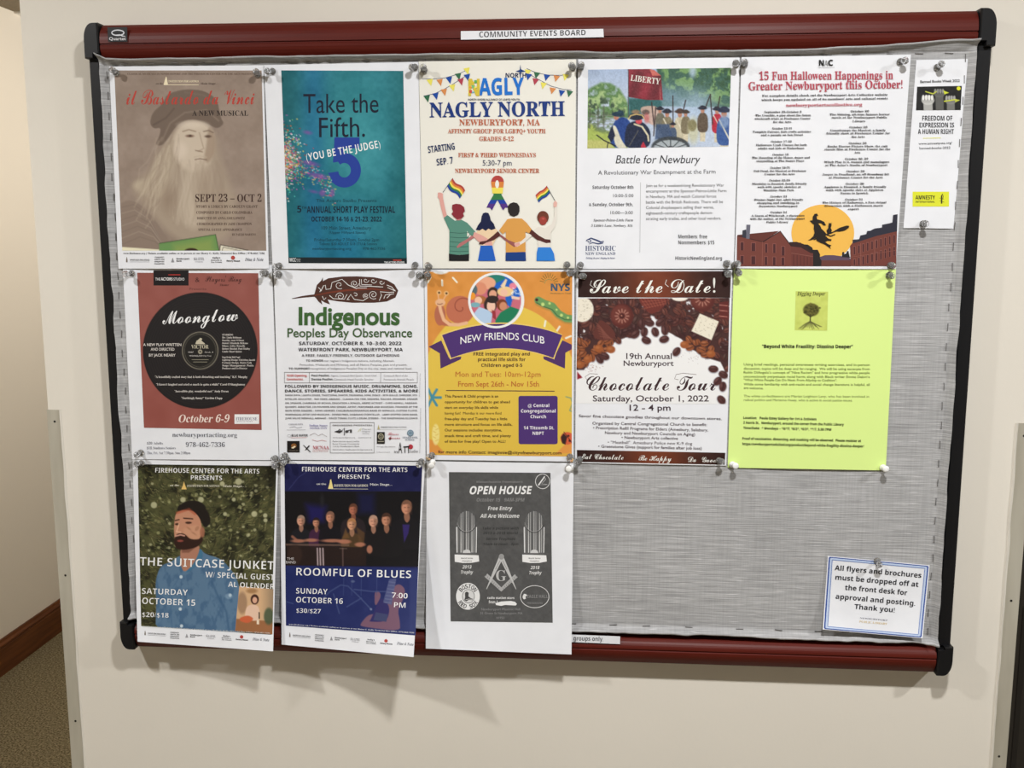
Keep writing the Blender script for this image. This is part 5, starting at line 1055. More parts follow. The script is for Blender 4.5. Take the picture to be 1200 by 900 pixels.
    for k in range(40): c.ell(r.gauss(900, 60), r.gauss(460, 26), 2.4, 2, (110, 84, 70), .5, 3); c.ell(r.gauss(140, 40), r.gauss(540, 14), 3, 2, (130, 80, 60), .6, 3)
f10.c(670, 345, 6.316).pic('chocolate_photo', [(46, 30), (1168, 26), (1152, 812), (30, 806)], 210, 150, art, 'printed photo of chocolates and coffee beans framing the title')
def band(c):
    c.fill((44, 26, 24)); c.mix(np.exp(-((c.X - 350) / 170) ** 2), (118, 58, 36), .95); c.grain(6, 30, 2)
f10.c(670, 305, 3.6).pic('top_band', [(28, 48), (672, 46), (668, 158), (27, 156)], 60, 12, band, 'dark brown band with a russet middle')
f10.pic('bottom_band', [(22, 800), (648, 812), (645, 862), (22, 850)], 60, 8, band, 'dark brown band with a russet middle')
CWH = (244, 228, 222)
f10.block('title', 'cream script heading').t('Save the Date!', 76, 606, 138, 62, CWH, 'sc', y1=136, w=-.004, res=5)
f10.line([(84, 86), (78, 104), (92, 116), (106, 104), (96, 90)], 2, CWH); f10.line([(78, 126), (92, 134), (110, 128)], 2, CWH); f10.line([(400, 82), (394, 100), (408, 112)], 2, CWH)
f10.block('script_title', 'dark brown script heading').t('Chocolate Tour', 62, 606, 549, 66, (62, 42, 46), 'sc', w=-.002, res=5)
f10.line([(110, 480), (76, 478), (56, 492), (66, 506), (80, 500)], 1.8, (100, 80, 80)); f10.line([(526, 482), (470, 476), (440, 482), (434, 500), (450, 504)], 1.8, (100, 80, 80))
f10.block('lettering'); TB = (62, 46, 54)
for a, b, y, h, st, s_ in [(230, 422, 416, 24, 'p', '19th Annual'), (219, 430, 445, 22, 'p', 'Newburyport'), (89, 578, 595, 25, 'p', 'Saturday, October 1, 2022'), (244, 417, 634, 25, 'p', '12 - 4 pm')]: f10.t(s_, a, b, y, h, TB, st, w=.012, res=3)
for a, b, y, y1, s_ in [(30, 633, 662, 674, 'Savor fine chocolate goodies throughout our downtown stores.'), (87, 570, 693, 699, 'Organized by Central Congregational Church to benefit:'), (90, 575, 712, 722, '• Prescription Refill Programs for Elders (Amesbury, Salisbury,'), (140, 520, 733, 740, 'Newbury and Newburyport Councils on Aging)'), (210, 448, 753, 757, '• Newburyport Arts collective'), (152, 508, 773, 779, '• "Meatball"  Amesbury Police new K-9 dog'), (112, 548, 790, 799, '• Greenstone Gives (support for families after job loss)')]: f10.t(s_, a, b, y, 12, (72, 58, 66), 'p', y1=y1, w=.008)
f10.block('script_lettering', 'cream script along the bottom band')
for a, b, y, s_ in [(42, 218, 838, 'Eat Chocolate'), (282, 420, 844, 'Be Happy'), (490, 618, 850, 'Do  Good')]: f10.t(s_, a, b, y, 24, CWH, 'sc', y1=y + 3)

# ------------------------------------------------------------------ flyer 11: lime sheet
f11 = Flyer('flyer', 'lime green sheet with a small tree picture and black paragraphs', [(860, 314), (1050, 314.5), (1038, 551.3), (852.7, 548)], base=.0034, bulge=.0022, bot=.002, mat='paper_green', gain=1.05, short='lime green sheet')
def art(c):
    c.fill((194, 206, 104)); c.grain(10, 20, 4); c.ell(355, 205, 33, 27, (86, 84, 36), 1, 6); 
    r = random.Random(2)
    for k in range(50): c.ell(355 + r.gauss(0, 15), 205 + r.gauss(0, 12), 5, 4, r.choice([(60, 60, 24), (110, 104, 50)]), .7, 3)
    c.line([(352, 225), (351, 255)], 5, (60, 58, 30)); c.line([(340, 222), (352, 236), (366, 224)], 3, (60, 58, 30))
    for k in range(16): a = k / 15 - .5; c.line([(351, 252), (351 + a * 46, 262 + abs(a) * 4), (351 + a * 96, 278 + r.uniform(-4, 9))], 2.4, (84, 84, 46), .8)
f11.c(850, 305, 3.53).pic('tree_picture', [(291, 128), (425, 130), (421, 291), (287, 289)], 60, 72, art, 'small olive printed picture of a tree with bare roots')
f11.block('picture_title').t('Digging Deeper', 297, 412, 146, 16, (48, 46, 20), 'rbi')
f11.block('title').t('"Beyond White Fragility: Digging Deeper"', 152, 527, 363, 14, (24, 28, 16), 'sb', y1=364, w=.02)
f11.block('paragraph'); g = (112, 126, 66)
for y, b, s_ in [(435, 597, 'Using brief readings, personal awareness writing exercises, and in-person'), (452, 597, 'discussion, topics will be deep and far-ranging.  We will be using excerpts from'), (468, 597, 'Robin DiAngelo’s concept of "Nice Racism" and how progressive white people'), (485, 597, 'unconsciously perpetuate racial harm; along with Black writer Emma Dabiri’s'), (499, 462, '"What White People Can Do Next: From Allyship to Coalition".'), (517, 597, 'While some familiarity with anti-racist and social change literature is helpful, all'), (532, 157, 'are welcome.'), (566, 594, 'The white co-facilitators are Marian Leighton Levy, who has been involved in'), (582, 526, 'radical politics and Marianne Vesey, who is active in social justice issues.')]: f11.t(s_, 76, b, y, 9.5, g, 's', y1=y + 2, w=.01)
f11.block('details_lines'); g2 = (52, 62, 24)
for y, b, s_ in [(656, 376, 'Location:   Paula Estey Gallery for Art & Activism'), (676, 490, '2 Harris St.,  Newburyport, around the corner from the Public Library'), (698, 438, 'Time/Date:  4 Mondays – 10/17, 10/24, 10/31, 11/7, 5:30-7PM'), (742, 561, 'Proof of vaccination, distancing, and masking will be observed.  Please register at'), (764, 574, 'https://newburyportadulted.org/product/beyond-white-fragility-digging-deeper/')]: f11.t(s_, 74 if y < 730 else 70, b, y, 10, g2, 'sb', y1=y + (b - 70) * .02, w=.014)

# ------------------------------------------------------------------ flyer 12: man in the grass
f12 = Flyer('flyer', 'concert flyer with a bearded man in a denim shirt lying in grass', [(155.3, 538.5), (326, 540.5), (320, 763.3), (161.2, 752)], base=.0028, bulge=.001, bot=0, lift=(0, 0, .044, .0205), gain=1.02, n=(52, 68), short='grass portrait concert flyer')
def art(c):
    X, Y = c.X, c.Y
    c.fill((56, 56, 34)); n = fbm(X / 60, Y / 60, 6, 3); c.mix(np.clip((n - .4) * 4, 0, 1), (84, 84, 52), .8); c.mix(np.clip((.42 - n) * 6, 0, 1), (26, 26, 16), .8)
    r = random.Random(5); cols = [(112, 112, 70), (84, 90, 52), (146, 142, 98), (40, 38, 24), (100, 90, 58), (64, 70, 42), (124, 112, 72), (34, 32, 22)]
    for k in range(2600):
        x, y = r.uniform(30, 1200), r.uniform(20, 1430); a = r.uniform(-.2, 1.4) * (1 if x < 640 else -1); L = r.uniform(14, 58)
        c.line([(x - L / 2 * math.cos(a), y - L / 2 * math.sin(a)), (x, y + 4), (x + L / 2 * math.cos(a), y + L / 2 * math.sin(a))], r.uniform(2, 6), r.choice(cols), .75)
    for k in range(170): x, y = r.uniform(60, 1160), r.uniform(60, 830); q = r.uniform(5, 15); c.ell(x, y, q, q * .9, r.choice([(160, 160, 112), (182, 180, 140), (130, 128, 84)]), .7, 8)
    for x, y, q in [(568, 322, 24), (880, 172, 28), (768, 440, 16), (840, 320, 16), (1100, 452, 18), (1102, 492, 16), (180, 366, 26), (420, 322, 22), (745, 190, 20), (1010, 440, 24)]: c.ell(x, y, q, q, (186, 184, 146), .85, 10)
    c.mix(np.clip((X - 950) / 250, 0, 1) * np.clip((320 - Y) / 200, 0, 1), (28, 26, 18), .75); c.mix(np.clip((80 - Y) / 60, 0, 1), (20, 20, 14), .6)
    sh = (88, 118, 146)
    c.poly([(380, 790), (560, 720), (600, 770), (740, 810), (860, 950), (900, 1100), (940, 1240), (960, 1440), (190, 1440), (200, 1180), (190, 1000), (230, 870), (330, 830)], sh, 1, 8)
    c.mix(c.mask([(200, 860), (940, 800), (950, 1440), (190, 1440)], 10) * np.clip((fbm(X / 34, Y / 60, 13, 3) - .45) * 5, 0, 1) * (c.b[..., 2] > 120), (60, 92, 126), .65)
    c.line([(395, 950), (330, 1060), (320, 1200), (330, 1400)], 8, (70, 104, 138), .8, 6); c.line([(660, 1000), (700, 1100), (780, 1250), (800, 1400)], 16, (58, 90, 124), .7, 14); c.line([(410, 960), (400, 1100), (395, 1400)], 6, (66, 98, 132), .8, 5)
    c.poly([(560, 710), (590, 780), (560, 850), (430, 946), (500, 840)], (66, 112, 142), 1, 6); c.poly([(396, 780), (380, 860), (410, 930), (400, 860)], (62, 106, 136), 1, 6)
    c.poly([(400, 700), (560, 690), (552, 760), (510, 850), (430, 930), (396, 850)], (170, 120, 98), 1, 6); c.poly([(410, 720), (520, 720), (470, 760), (410, 760)], (120, 78, 62), .8, 10)
    c.ell(500, 400, 110, 72, (30, 24, 20), 1, 8); c.poly([(440, 340), (560, 350), (640, 440), (650, 520), (600, 560), (560, 480), (480, 410), (370, 420), (380, 370)], (30, 24, 20), 1, 8)
    c.poly([(360, 430), (420, 405), (500, 410), (560, 470), (580, 560), (570, 660), (520, 720), (420, 730), (360, 690), (346, 600), (348, 510)], (190, 136, 108), 1, 6)
    c.poly([(420, 560), (560, 520), (570, 640), (500, 700), (430, 600)], (204, 156, 124), .5, 20); c.line([(370, 430), (470, 400), (520, 440)], 20, (170, 80, 54), .6, 14)
    c.ell(372, 524, 18, 9, (70, 44, 34), 1, 5); c.ell(466, 512, 26, 10, (70, 44, 34), 1, 5); c.line([(356, 494), (388, 486)], 10, (60, 38, 30)); c.line([(426, 474), (500, 480)], 10, (60, 38, 30))
    c.line([(388, 520), (372, 570), (366, 586), (402, 590)], 9, (226, 180, 150), .9, 6)
    for x, y, a, b in [(470, 560, 22, 8), (510, 600, 26, 7), (450, 620, 18, 6), (536, 560, 14, 22)]: c.ell(x, y, a, b, (150, 102, 76), .5, 8, .6)
    c.poly([(350, 640), (372, 600), (430, 600), (480, 650), (560, 650), (575, 600), (590, 660), (540, 714), (440, 738), (370, 730), (346, 690)], (48, 28, 22), 1, 8); c.line([(360, 622), (400, 612), (432, 620)], 12, (214, 160, 140), .9, 6); c.ell(398, 662, 26, 9, (150, 76, 66), .9, 5)
    c.ell(580, 590, 20, 44, (160, 104, 80), .9, 8)
    for x, y in [(398, 1226), (408, 1366), (404, 960), (810, 1112)]: c.ell(x, y, 13, 14, (200, 214, 222), .95, 5)
    c.ell(800, 1120, 30, 24, (150, 176, 196), .5, 12)
f12.c(155, 540, 7.06).pic('grass_photo', [(46, 28), (1192, 42), (1150, 1438), (74, 1366)], 240, 300, art, 'printed photo of a bearded man in a blue denim shirt lying in grass')
def art(c):
    c.fill((206, 168, 128)); c.mix(np.clip((c.X - 1060) / 100, 0, 1), (140, 120, 96), .8); c.ell(910, 470, 40, 90, (150, 118, 92), .8, 14); c.ell(990, 370, 44, 20, (150, 110, 70), .8, 14)
    c.poly([(860, 600), (1160, 620), (1160, 740), (850, 720)], (150, 100, 64), 1, 10); c.poly([(940, 510), (980, 480), (1040, 490), (1056, 540), (1050, 620), (930, 610)], (222, 188, 164), 1, 8); c.ell(1014, 440, 34, 42, (64, 36, 28), 1, 6); c.ell(1014, 446, 20, 26, (212, 164, 138), 1, 5)
    c.poly([(890, 590), (960, 570), (1010, 600), (960, 640), (890, 620)], (198, 96, 60), 1, 10); c.ell(1130, 580, 40, 70, (70, 84, 60), .9, 14); c.rect(1046, 546, 1056, 600, (40, 34, 30)); c.rect(1030, 610, 1050, 646, (232, 214, 190))
f12.c(155, 640, 7.06).pic('inset_photo', [(886, 330), (1168, 356), (1160, 730), (852, 700)], 70, 80, art, 'small warm inset photo of a woman with dark hair at a table')
f12.c(140, 535, 3.75).block('lettering').t('FIREHOUSE CENTER FOR THE ARTS', 158, 615, 70, 21, WHITE, 'sb', y1=75, w=-.014).t('PRESENTS', 314, 451, 102, 20, WHITE, 'sb', y1=104, w=-.014)
f12.t('on the', 222, 262, 130, 8, (214, 210, 190), 'ri').t('INSTITUTION FOR SAVINGS', 298, 440, 133, 9, (214, 210, 190), 'rb').t('Main Stage...', 455, 548, 134, 9, (214, 210, 190), 'ri').poly([(272, 144), (280, 124), (284, 108), (288, 124), (296, 144)], (222, 186, 110))
f12.block('title', 'large white capitals').t('THE SUITCASE JUNKET', 90, 678, 478, 37, WHITE, 'sb', y1=497, w=-.016, res=3)
f12.block('guest_lines').t('W/ SPECIAL GUEST', 378, 680, 530, 25, WHITE, 'sb', y1=543, w=-.016).t('AL OLENDER', 478, 680, 572, 23, WHITE, 'sb', y1=582, w=-.016)
f12.block('date_lines').t('SATURDAY', 99, 300, 603, 26, WHITE, 'sb', y1=610, w=-.016).t('OCTOBER 15', 100, 333, 647, 28, WHITE, 'sb', y1=656, w=-.016).t('$20/$18', 100, 216, 704, 21, WHITE, 'sb', y1=708, w=-.016)
f12.c(155, 640, 7.06).block('lettering').t(TICK, 80, 1138, 666, 9, (200, 204, 200), 'rb', y1=724)
sponsors(f12, (88, 716), (1142, 778), 1.3)

# ------------------------------------------------------------------ flyer 13: band
f13 = Flyer('flyer', 'navy blue concert flyer with a photo of eight band members, lower corner curling', [(328.5, 540), (498.2, 541.5), (484.7, 770), (330, 755.3)], base=.0028, bulge=.001, bot=0, lift=(0, 0, .079, .0205), gain=1.02, n=(60, 80), extra=lambda u, v: .0, short='navy band flyer')
def art(c):
    X, Y = c.X, c.Y
    c.fill((28, 30, 74)); c.poly([(0, 690), (1200, 712), (1200, 1400), (0, 1400)], (32, 42, 96)); c.mix(np.clip((Y - 1100) / 250, 0, 1) * np.clip((X - 300) / 500, 0, 1), (52, 62, 112), .6); c.grain(5, 70, 3)
    c.line([(60, 60), (140, -40), (260, -120)], 5, (66, 70, 120), .7)
    c.poly([(20, 76), (1170, 76), (1168, 700), (26, 688)], (18, 16, 19)); c.mix(c.mask([(200, 180), (370, 200), (350, 330), (230, 330)], 60), (30, 26, 96), .8); c.mix(c.mask([(630, 90), (770, 90), (770, 260), (640, 260)], 60), (22, 24, 66), .8); c.ell(335, 150, 16, 50, (40, 40, 44), .7, 20)
    def guy(x, y, s, shirt, hair, skin=(196, 136, 108), w=70):
        c.poly([(x - w * s, y + 250 * s), (x - w * .95 * s, y + 100 * s), (x - 30 * s, y + 62 * s), (x + 30 * s, y + 62 * s), (x + w * .95 * s, y + 100 * s), (x + w * s, y + 260 * s)], shirt, .95, 10)
        c.poly([(x - 14 * s, y + 30 * s), (x + 16 * s, y + 30 * s), (x + 22 * s, y + 74 * s), (x + 2 * s, y + 100 * s), (x - 16 * s, y + 72 * s)], tuple(q * .72 for q in skin), 1, 6)
        c.ell(x, y, 33 * s, 42 * s, hair, 1, 7); c.ell(x - 2 * s, y + 8 * s, 27 * s, 35 * s, skin, 1, 8); c.mix(c.mask([(x + 4 * s, y - 30 * s), (x + 34 * s, y - 20 * s), (x + 30 * s, y + 44 * s), (x + 6 * s, y + 44 * s)], 14 * s), tuple(q * .5 for q in skin), .5)
        c.line([(x - 15 * s, y + 3 * s), (x - 5 * s, y + 3 * s)], 4, (60, 36, 30), .8); c.line([(x + 6 * s, y + 3 * s), (x + 16 * s, y + 3 * s)], 4, (60, 36, 30), .8); c.line([(x - 8 * s, y + 26 * s), (x + 9 * s, y + 26 * s)], 4, (120, 60, 54), .8)
        c.poly([(x - 26 * s, y - 12 * s), (x - 20 * s, y - 36 * s), (x + 4 * s, y - 44 * s), (x + 28 * s, y - 32 * s), (x + 30 * s, y - 10 * s), (x + 10 * s, y - 20 * s)], hair, 1, 6)
    guy(592, 222, 1.08, (40, 32, 36), (96, 60, 44), (176, 108, 84), 100); guy(1034, 205, 1.37, (22, 20, 24), (120, 84, 66), w=100); c.poly([(1000, 350), (1060, 350), (1050, 420), (1014, 500)], (48, 36, 96), 1, 8); guy(160, 316, 1.03, (26, 26, 32), (150, 126, 110), (206, 150, 124), 90); guy(286, 330, 0.91, (66, 34, 62), (40, 28, 30)); guy(402, 286, 1.08, (20, 18, 24), (128, 92, 76), w=90)
    guy(866, 306, 1.25, (22, 20, 22), (70, 46, 36), (190, 132, 104), 110); guy(758, 320, 1.14, (24, 20, 22), (176, 140, 120), (206, 150, 124), 90); guy(580, 345, 1.14, (78, 58, 36), (168, 118, 78), (206, 150, 116), 80)
    c.poly([(530, 380), (500, 470), (560, 460)], (110, 78, 46), .8, 14); c.poly([(620, 370), (690, 420), (680, 520), (640, 500)], (90, 64, 40), .8, 14)
    for x, y, a, b in [(140, 486, 60, 14), (246, 480, 56, 14), (420, 484, 90, 14), (520, 492, 54, 18), (650, 516, 44, 18), (728, 556, 24, 34)]: c.ell(x, y, a, b, (176, 116, 92), .9, 10)
    c.line([(90, 450), (130, 484)], 22, (160, 104, 82), .8, 10); c.poly([(30, 508), (560, 512), (560, 530), (30, 526)], (120, 92, 78), .7, 8); c.poly([(40, 524), (700, 540), (700, 690), (40, 688)], (38, 26, 24), .95, 8); c.ell(110, 600, 60, 80, (56, 40, 34), .7, 20)
    for x in (296, 318, 342): c.line([(x, 548), (x + 4, 684)], 12, (206, 186, 190), .8, 8)
    c.line([(506, 548), (508, 690)], 12, (96, 76, 72), .8, 6); c.line([(480, 548), (540, 550)], 5, (130, 110, 100), .8)
    # guitar and drum stand, washed out in the lower part (offset of this crop: +635)
    o = 635; pk = (116, 84, 104); bl = (66, 78, 124)
    c.poly([(770, 270 + o), (800, 262 + o), (826, 300 + o), (790, 380 + o), (770, 380 + o)], pk, 1, 6); c.poly([(880, 390 + o), (930, 220 + o), (980, 206 + o), (1024, 250 + o), (1014, 320 + o), (960, 420 + o), (980, 520 + o), (980, 600 + o), (660, 560 + o), (650, 540 + o), (700, 480 + o), (730, 460 + o), (800, 450 + o), (820, 390 + o)], pk, 1, 8)
    c.poly([(740, 500 + o), (820, 300 + o), (900, 400 + o), (870, 520 + o), (720, 520 + o)], (46, 42, 96), 1, 8); c.poly([(780, 440 + o), (880, 460 + o), (866, 520 + o), (760, 506 + o)], (60, 66, 104), 1, 6); c.poly([(890, 170 + o), (950, 160 + o), (910, 380 + o), (840, 360 + o)], (84, 90, 132), .85, 6)
    for k in range(7): c.line([(888 - k * 6, 190 + k * 28 + o), (940 - k * 6, 196 + k * 28 + o)], 4, (130, 134, 160), .7)
    c.poly([(1060, 90 + o), (1170, 96 + o), (1160, 620 + o), (1060, 600 + o)], (48, 58, 108), .6, 20)
    for P in ([(290, 380 + o), (400, 270 + o), (490, 215 + o), (550, 225 + o), (640, 310 + o), (740, 416 + o)], [(540, 396 + o), (660, 324 + o)], [(430, 290 + o), (478, 450 + o)], [(600, 252 + o), (760, 270 + o), (860, 270 + o)]): c.line(P, 10, bl, .85, 6)
    for x in (516, 584, 662, 790): c.line([(x, 90 + o), (x - 4, 300 + o)], 5, bl, .7, 5)
    c.ell(590, 186 + o, 16, 10, (90, 102, 140), .8, 6); c.line([(40, 354 + o), (96, 370 + o)], 6, (90, 110, 150), .6, 5); c.ell(740, 416 + o, 10, 10, (120, 130, 160), .8, 5)
f13.c(330, 565, 7.06).pic('band_photo', [(24, -154), (1164, -136), (1108, 1268), (36, 1186)], 240, 300, art, 'navy printed picture of eight band members above a washed out guitar')
f13.c(320, 530, 3.67).block('lettering').t('FIREHOUSE CENTER FOR THE ARTS', 125, 578, 82, 20, WHITE, 'sb', y1=85, w=-.014).t('PRESENTS', 280, 415, 113, 18, WHITE, 'sb', y1=114, w=-.014)
f13.t('on the', 187, 228, 140, 9, WHITE, 's').t('INSTITUTION FOR SAVINGS', 262, 408, 148, 10, (226, 222, 206), 'rb').t('Main Stage...', 418, 512, 143, 10, WHITE, 's').line([(238, 157), (408, 158)], 1.4, (226, 222, 206)).poly([(237, 156), (243, 134), (246, 118), (250, 116), (254, 134), (259, 156)], (236, 216, 140))
f13.block('photo_stamp').t('THE', 60, 90, 462, 10, (200, 196, 196), 'tt').t('BAND', 56, 98, 478, 11, (200, 196, 196), 'tt')
f13.block('title', 'large white capitals').t('ROOMFUL OF BLUES', 100, 593, 529, 33, WHITE, 'sb', y1=541, w=-.016, res=3)
f13.block('date_lines').t('SUNDAY', 99, 234, 607, 24, WHITE, 'sb', y1=611, w=-.016).t('OCTOBER 16', 99, 300, 645, 24, WHITE, 'sb', y1=652, w=-.016).t('$30/$27', 100, 205, 689, 19, WHITE, 'sb', y1=693, w=-.016).t('7:00', 510, 578, 625, 23, WHITE, 'sb', y1=629, w=-.016).t('PM', 520, 569, 666, 22, WHITE, 'sb', y1=669, w=-.016)
f13.c(330, 655, 7.06).block('lettering').t(TICK, 60, 1096, 543, 9, (214, 216, 222), 'rb', y1=615)
sponsors(f13, (50, 625), (1100, 710), 1.3)

# ------------------------------------------------------------------ flyer 14: open house
def crease(u, v):
    line = .03 + .13 * (v - .2) / .8
    return -np.clip(line - u, 0, 1) * .05 * np.clip((v - .2) * 3, 0, 1)
f14 = Flyer('flyer', 'white sheet with a dark grey lodge open house panel and two trophies', [(500, 540.6), (672.3, 543), (669.7, 767), (499, 760)], base=.0028, bulge=.001, bot=0, lift=(0, 0, .022, .030), gain=1.05, extra=crease, n=(60, 50), short='grey open house sheet')
def art(c): c.fill((84, 84, 84)); c.grain(7, 40, 2); c.grain(5, 8, 6)
f14.c(520, 550, 8.89).pic('grey_panel', [(54, 28), (1112, 36), (1135, 1597), (72, 1583)], 90, 130, art, 'dark grey printed panel')
W = (222, 222, 222)
f14.block('lettering').t("Massachusetts Freemason's", 340, 820, 140, 22, (130, 130, 130), 'sbi').t('October 15   9AM-3PM', 340, 836, 334, 36, (132, 132, 132), 'sbi').t('Free Entry', 460, 708, 425, 40, W, 'sbi').t('All Are Welcome', 380, 784, 504, 40, W, 'sbi')
f14.block('title', 'white italic capitals').t('OPEN HOUSE', 264, 906, 258, 82, (238, 238, 238), 'sbi', y1=256, w=.01, res=4)
f14.block('lettering', 'black lettering on grey')
for a, b, y, s_ in [(400, 780, 626, 'Take a picture with'), (410, 768, 676, '2013 & 2018 World'), (440, 745, 736, 'Series Trophies'), (408, 775, 790, '10am to noon - 4pm')]: f14.t(s_, a, b, y, 26, (52, 52, 52), 'sbi')
f14.block('round_mark', 'white ring with a slanting stroke').ring(1030, 125, 74, 76, 6, W).line([(986, 166), (1050, 76), (1052, 70)], [14, 12, 4], W).line([(1040, 80), (1064, 100), (1020, 150), (1078, 158)], 4, W).line([(1000, 160), (1070, 164)], 3, (160, 160, 160))
def trophy(x, dy=0):
    f14.c(520, 550, 8.89).block('trophy_picture', 'printed silver trophy with upright rods on a white base')
    f14.rect(x - 104, 600, x + 104, 870, (112, 112, 112)); f14.ell(x, 552, 94, 118, (104, 104, 104), 36)
    for k in range(11):
        q = x - 96 + k * 19; h = 118 * math.sqrt(max(0, 1 - ((q - x) / 96) ** 2)); f14.line([(q, 552 - h), (q, 870)], [3, 5] if k % 2 else [2, 7], [(190, 190, 190), (66, 66, 66), (226, 226, 226)][k % 3])
    for sx in (-1, 1): f14.line([(x + sx * 104, 600), (x + sx * 100, 870)], 9, (226, 226, 226))
    f14.line([(x + 96 * math.cos(a), 560 + 96 * math.sin(a)) for a in np.linspace(.2, PI - .2, 16)], 8, (70, 70, 70)); f14.line([(x + 90 * math.cos(a), 556 + 90 * math.sin(a)) for a in np.linspace(.2, PI - .2, 16)], 3, (180, 180, 180))
    f14.c(520, 640, 8.89)
    f14.poly([(x - 104, 66), (x + 106, 66), (x + 112, 100), (x - 108, 100)], (96, 96, 96)); f14.poly([(x - 40, 70), (x - 30, 44), (x - 12, 36), (x + 10, 34), (x + 34, 44), (x + 44, 70)], (206, 206, 206))
    f14.poly([(x - 124, 86), (x + 126, 94), (x + 132, 158), (x + 60, 172), (x - 40, 174), (x - 122, 162)], (232, 232, 232))
    f14.t('World Series', x - 58, x + 66, 132, 14, (60, 60, 60), 'sb').t('Champions', x - 46, x + 54, 160, 14, (60, 60, 60), 'sb')
trophy(238); f14.t('2013', 194, 286, 232, 34, W, 'sbi').t('Trophy', 174, 302, 286, 34, W, 'sbi')
trophy(942); f14.t('2018', 904, 994, 238, 34, W, 'sbi').t('Trophy', 886, 1016, 292, 34, W, 'sbi')
f14.block('square_and_compasses', 'light grey square and compasses around a letter G'); c1 = (172, 172, 172)
f14.line([(440, 300), (600, 450), (756, 306)], 44, c1); 
for k in range(9):
    t = k / 9; f14.line([(446 + 150 * t - 10, 296 + 142 * t + 18), (446 + 150 * t, 296 + 142 * t)], 4, (96, 96, 96)); f14.line([(750 - 150 * t + 10, 304 + 142 * t + 18), (750 - 150 * t, 304 + 142 * t)], 4, (96, 96, 96))
for sg in (-1, 1): f14.line([(600, 110), (600 + sg * 60, 240), (600 + sg * 154, 446)], [44, 34, 6], (190, 190, 190)); f14.line([(600 + sg * 14, 150), (600 + sg * 60, 240)], 4, (110, 110, 110))
f14.ell(602, 108, 28, 30, (150, 150, 150)); f14.t('G', 546, 650, 358, 108, (188, 188, 188), 'rb', res=5)
f14.block('baseball_badge', 'round white badge with a pair of socks').ell(253, 520, 124, 140, (226, 226, 226), 40).ell(258, 520, 66, 74, (96, 96, 96), 32).ell(258, 520, 60, 68, (210, 210, 210), 32)
f14.poly([(222, 484), (240, 470), (262, 484), (258, 520), (284, 540), (306, 546), (300, 560), (262, 556), (236, 574), (214, 560), (224, 530)], (70, 70, 70)); f14.line([(228, 556), (262, 548), (300, 552)], 4, (210, 210, 210))
for word, rad, a0, a1, flip in (('BOSTON', 96, -150, -30, 1), ('RED SOX', 98, 152, 28, -1)):
    n_ = len(word)
    for i, ch in enumerate(word):
        if ch == ' ': continue
        a = math.radians(a0 + (a1 - a0) * (i + .5) / n_); cx, cy = 254 + rad * math.cos(a), 520 + rad * 1.1 * math.sin(a); tx_, ty_ = (-math.sin(a) * flip, math.cos(a) * flip); h = 44; nx_, ny_ = (ty_, -tx_)
        bx, by = cx - nx_ * h / 2, cy - ny_ * h / 2; w_ = 15
        f14.t(ch, bx - tx_ * w_, bx + tx_ * w_, by - ty_ * w_, h, (70, 70, 70), 'sb', y1=by + ty_ * w_)
f14.block('oval_mark', 'white oval outline with an eagle').ring(948, 524, 148, 115, 7, (214, 214, 214), 48).poly([(822, 520), (836, 494), (858, 496), (868, 512), (852, 524), (858, 544), (836, 552), (824, 540)], (220, 220, 220)).t('EAGLE HALL', 870, 1084, 538, 34, (136, 136, 136), 'sb').t('FREEMASONS', 870, 1030, 600, 20, (130, 130, 130), 'sb')
f14.block('lettering', 'scratched light lettering').t('radio station stars', 455, 736, 548, 24, (232, 232, 232), 'sb').t('from 1', 470, 560, 594, 30, (232, 232, 232), 'sb').poly([(540, 590), (600, 574), (700, 568), (744, 578), (764, 600), (750, 616), (640, 610), (600, 620), (544, 610)], (236, 236, 236))
for a, b, y, s_ in [(392, 796, 666, 'Newburyport Masonic Hall'), (382, 822, 708, '31 Green St Newburyport MA'), (550, 634, 756, '01950')]: f14.t(s_, a, b, y, 24, (146, 146, 146), 's')

# ------------------------------------------------------------------ notice card
f15 = Flyer('notice_card', 'white notice card with a double blue border, tilted at the board’s lower right', [(970, 651.4), (1089.6, 662.4), (1081.2, 748), (964, 737.6)], base=.0040, bulge=.0005, bot=0, lift=(0, 0, .014, .013), cat='card', group=None, gain=1.1, n=(14, 10), short='blue bordered notice card')
f15.c(940, 620, 5).block('border', 'double blue border'); BB = (52, 78, 150)
def quadbox(a, w, col):
    TL, TR, BR_, BL_ = [np.array(p, float) for p in [(150, 157), (748, 212), (706, 640), (120, 588)]]; cc = (TL + TR + BR_ + BL_) / 4
    P = [p + (cc - p) / np.linalg.norm(cc - p) * a for p in (TL, TR, BR_, BL_)]
    for i in range(4): f15.line([P[i], P[(i + 1) % 4]], w, col)
quadbox(14, 8, BB); quadbox(24, 9, (186, 202, 232)); quadbox(34, 4, (110, 134, 190))
f15.block('notice_text', 'bold black notice lettering')
for a, b, y, y1, s_ in [(190, 697, 240, 285, 'All flyers and brochures'), (194, 680, 295, 338, 'must be dropped off at'), (250, 614, 355, 387, 'the front desk for'), (195, 661, 407, 449, 'approval and posting.'), (306, 541, 467, 488, 'Thank you!')]: f15.t(s_, a, b, y, 29, (34, 34, 40), 'sb', y1=y1, res=3)
f15.block('library_logo').t('NEWBURYPORT', 338, 500, 524, 8, (130, 130, 140), 'rb', y1=538).t('PUBLIC LIBRARY', 334, 498, 546, 11, (206, 184, 140), 'rb', y1=560)

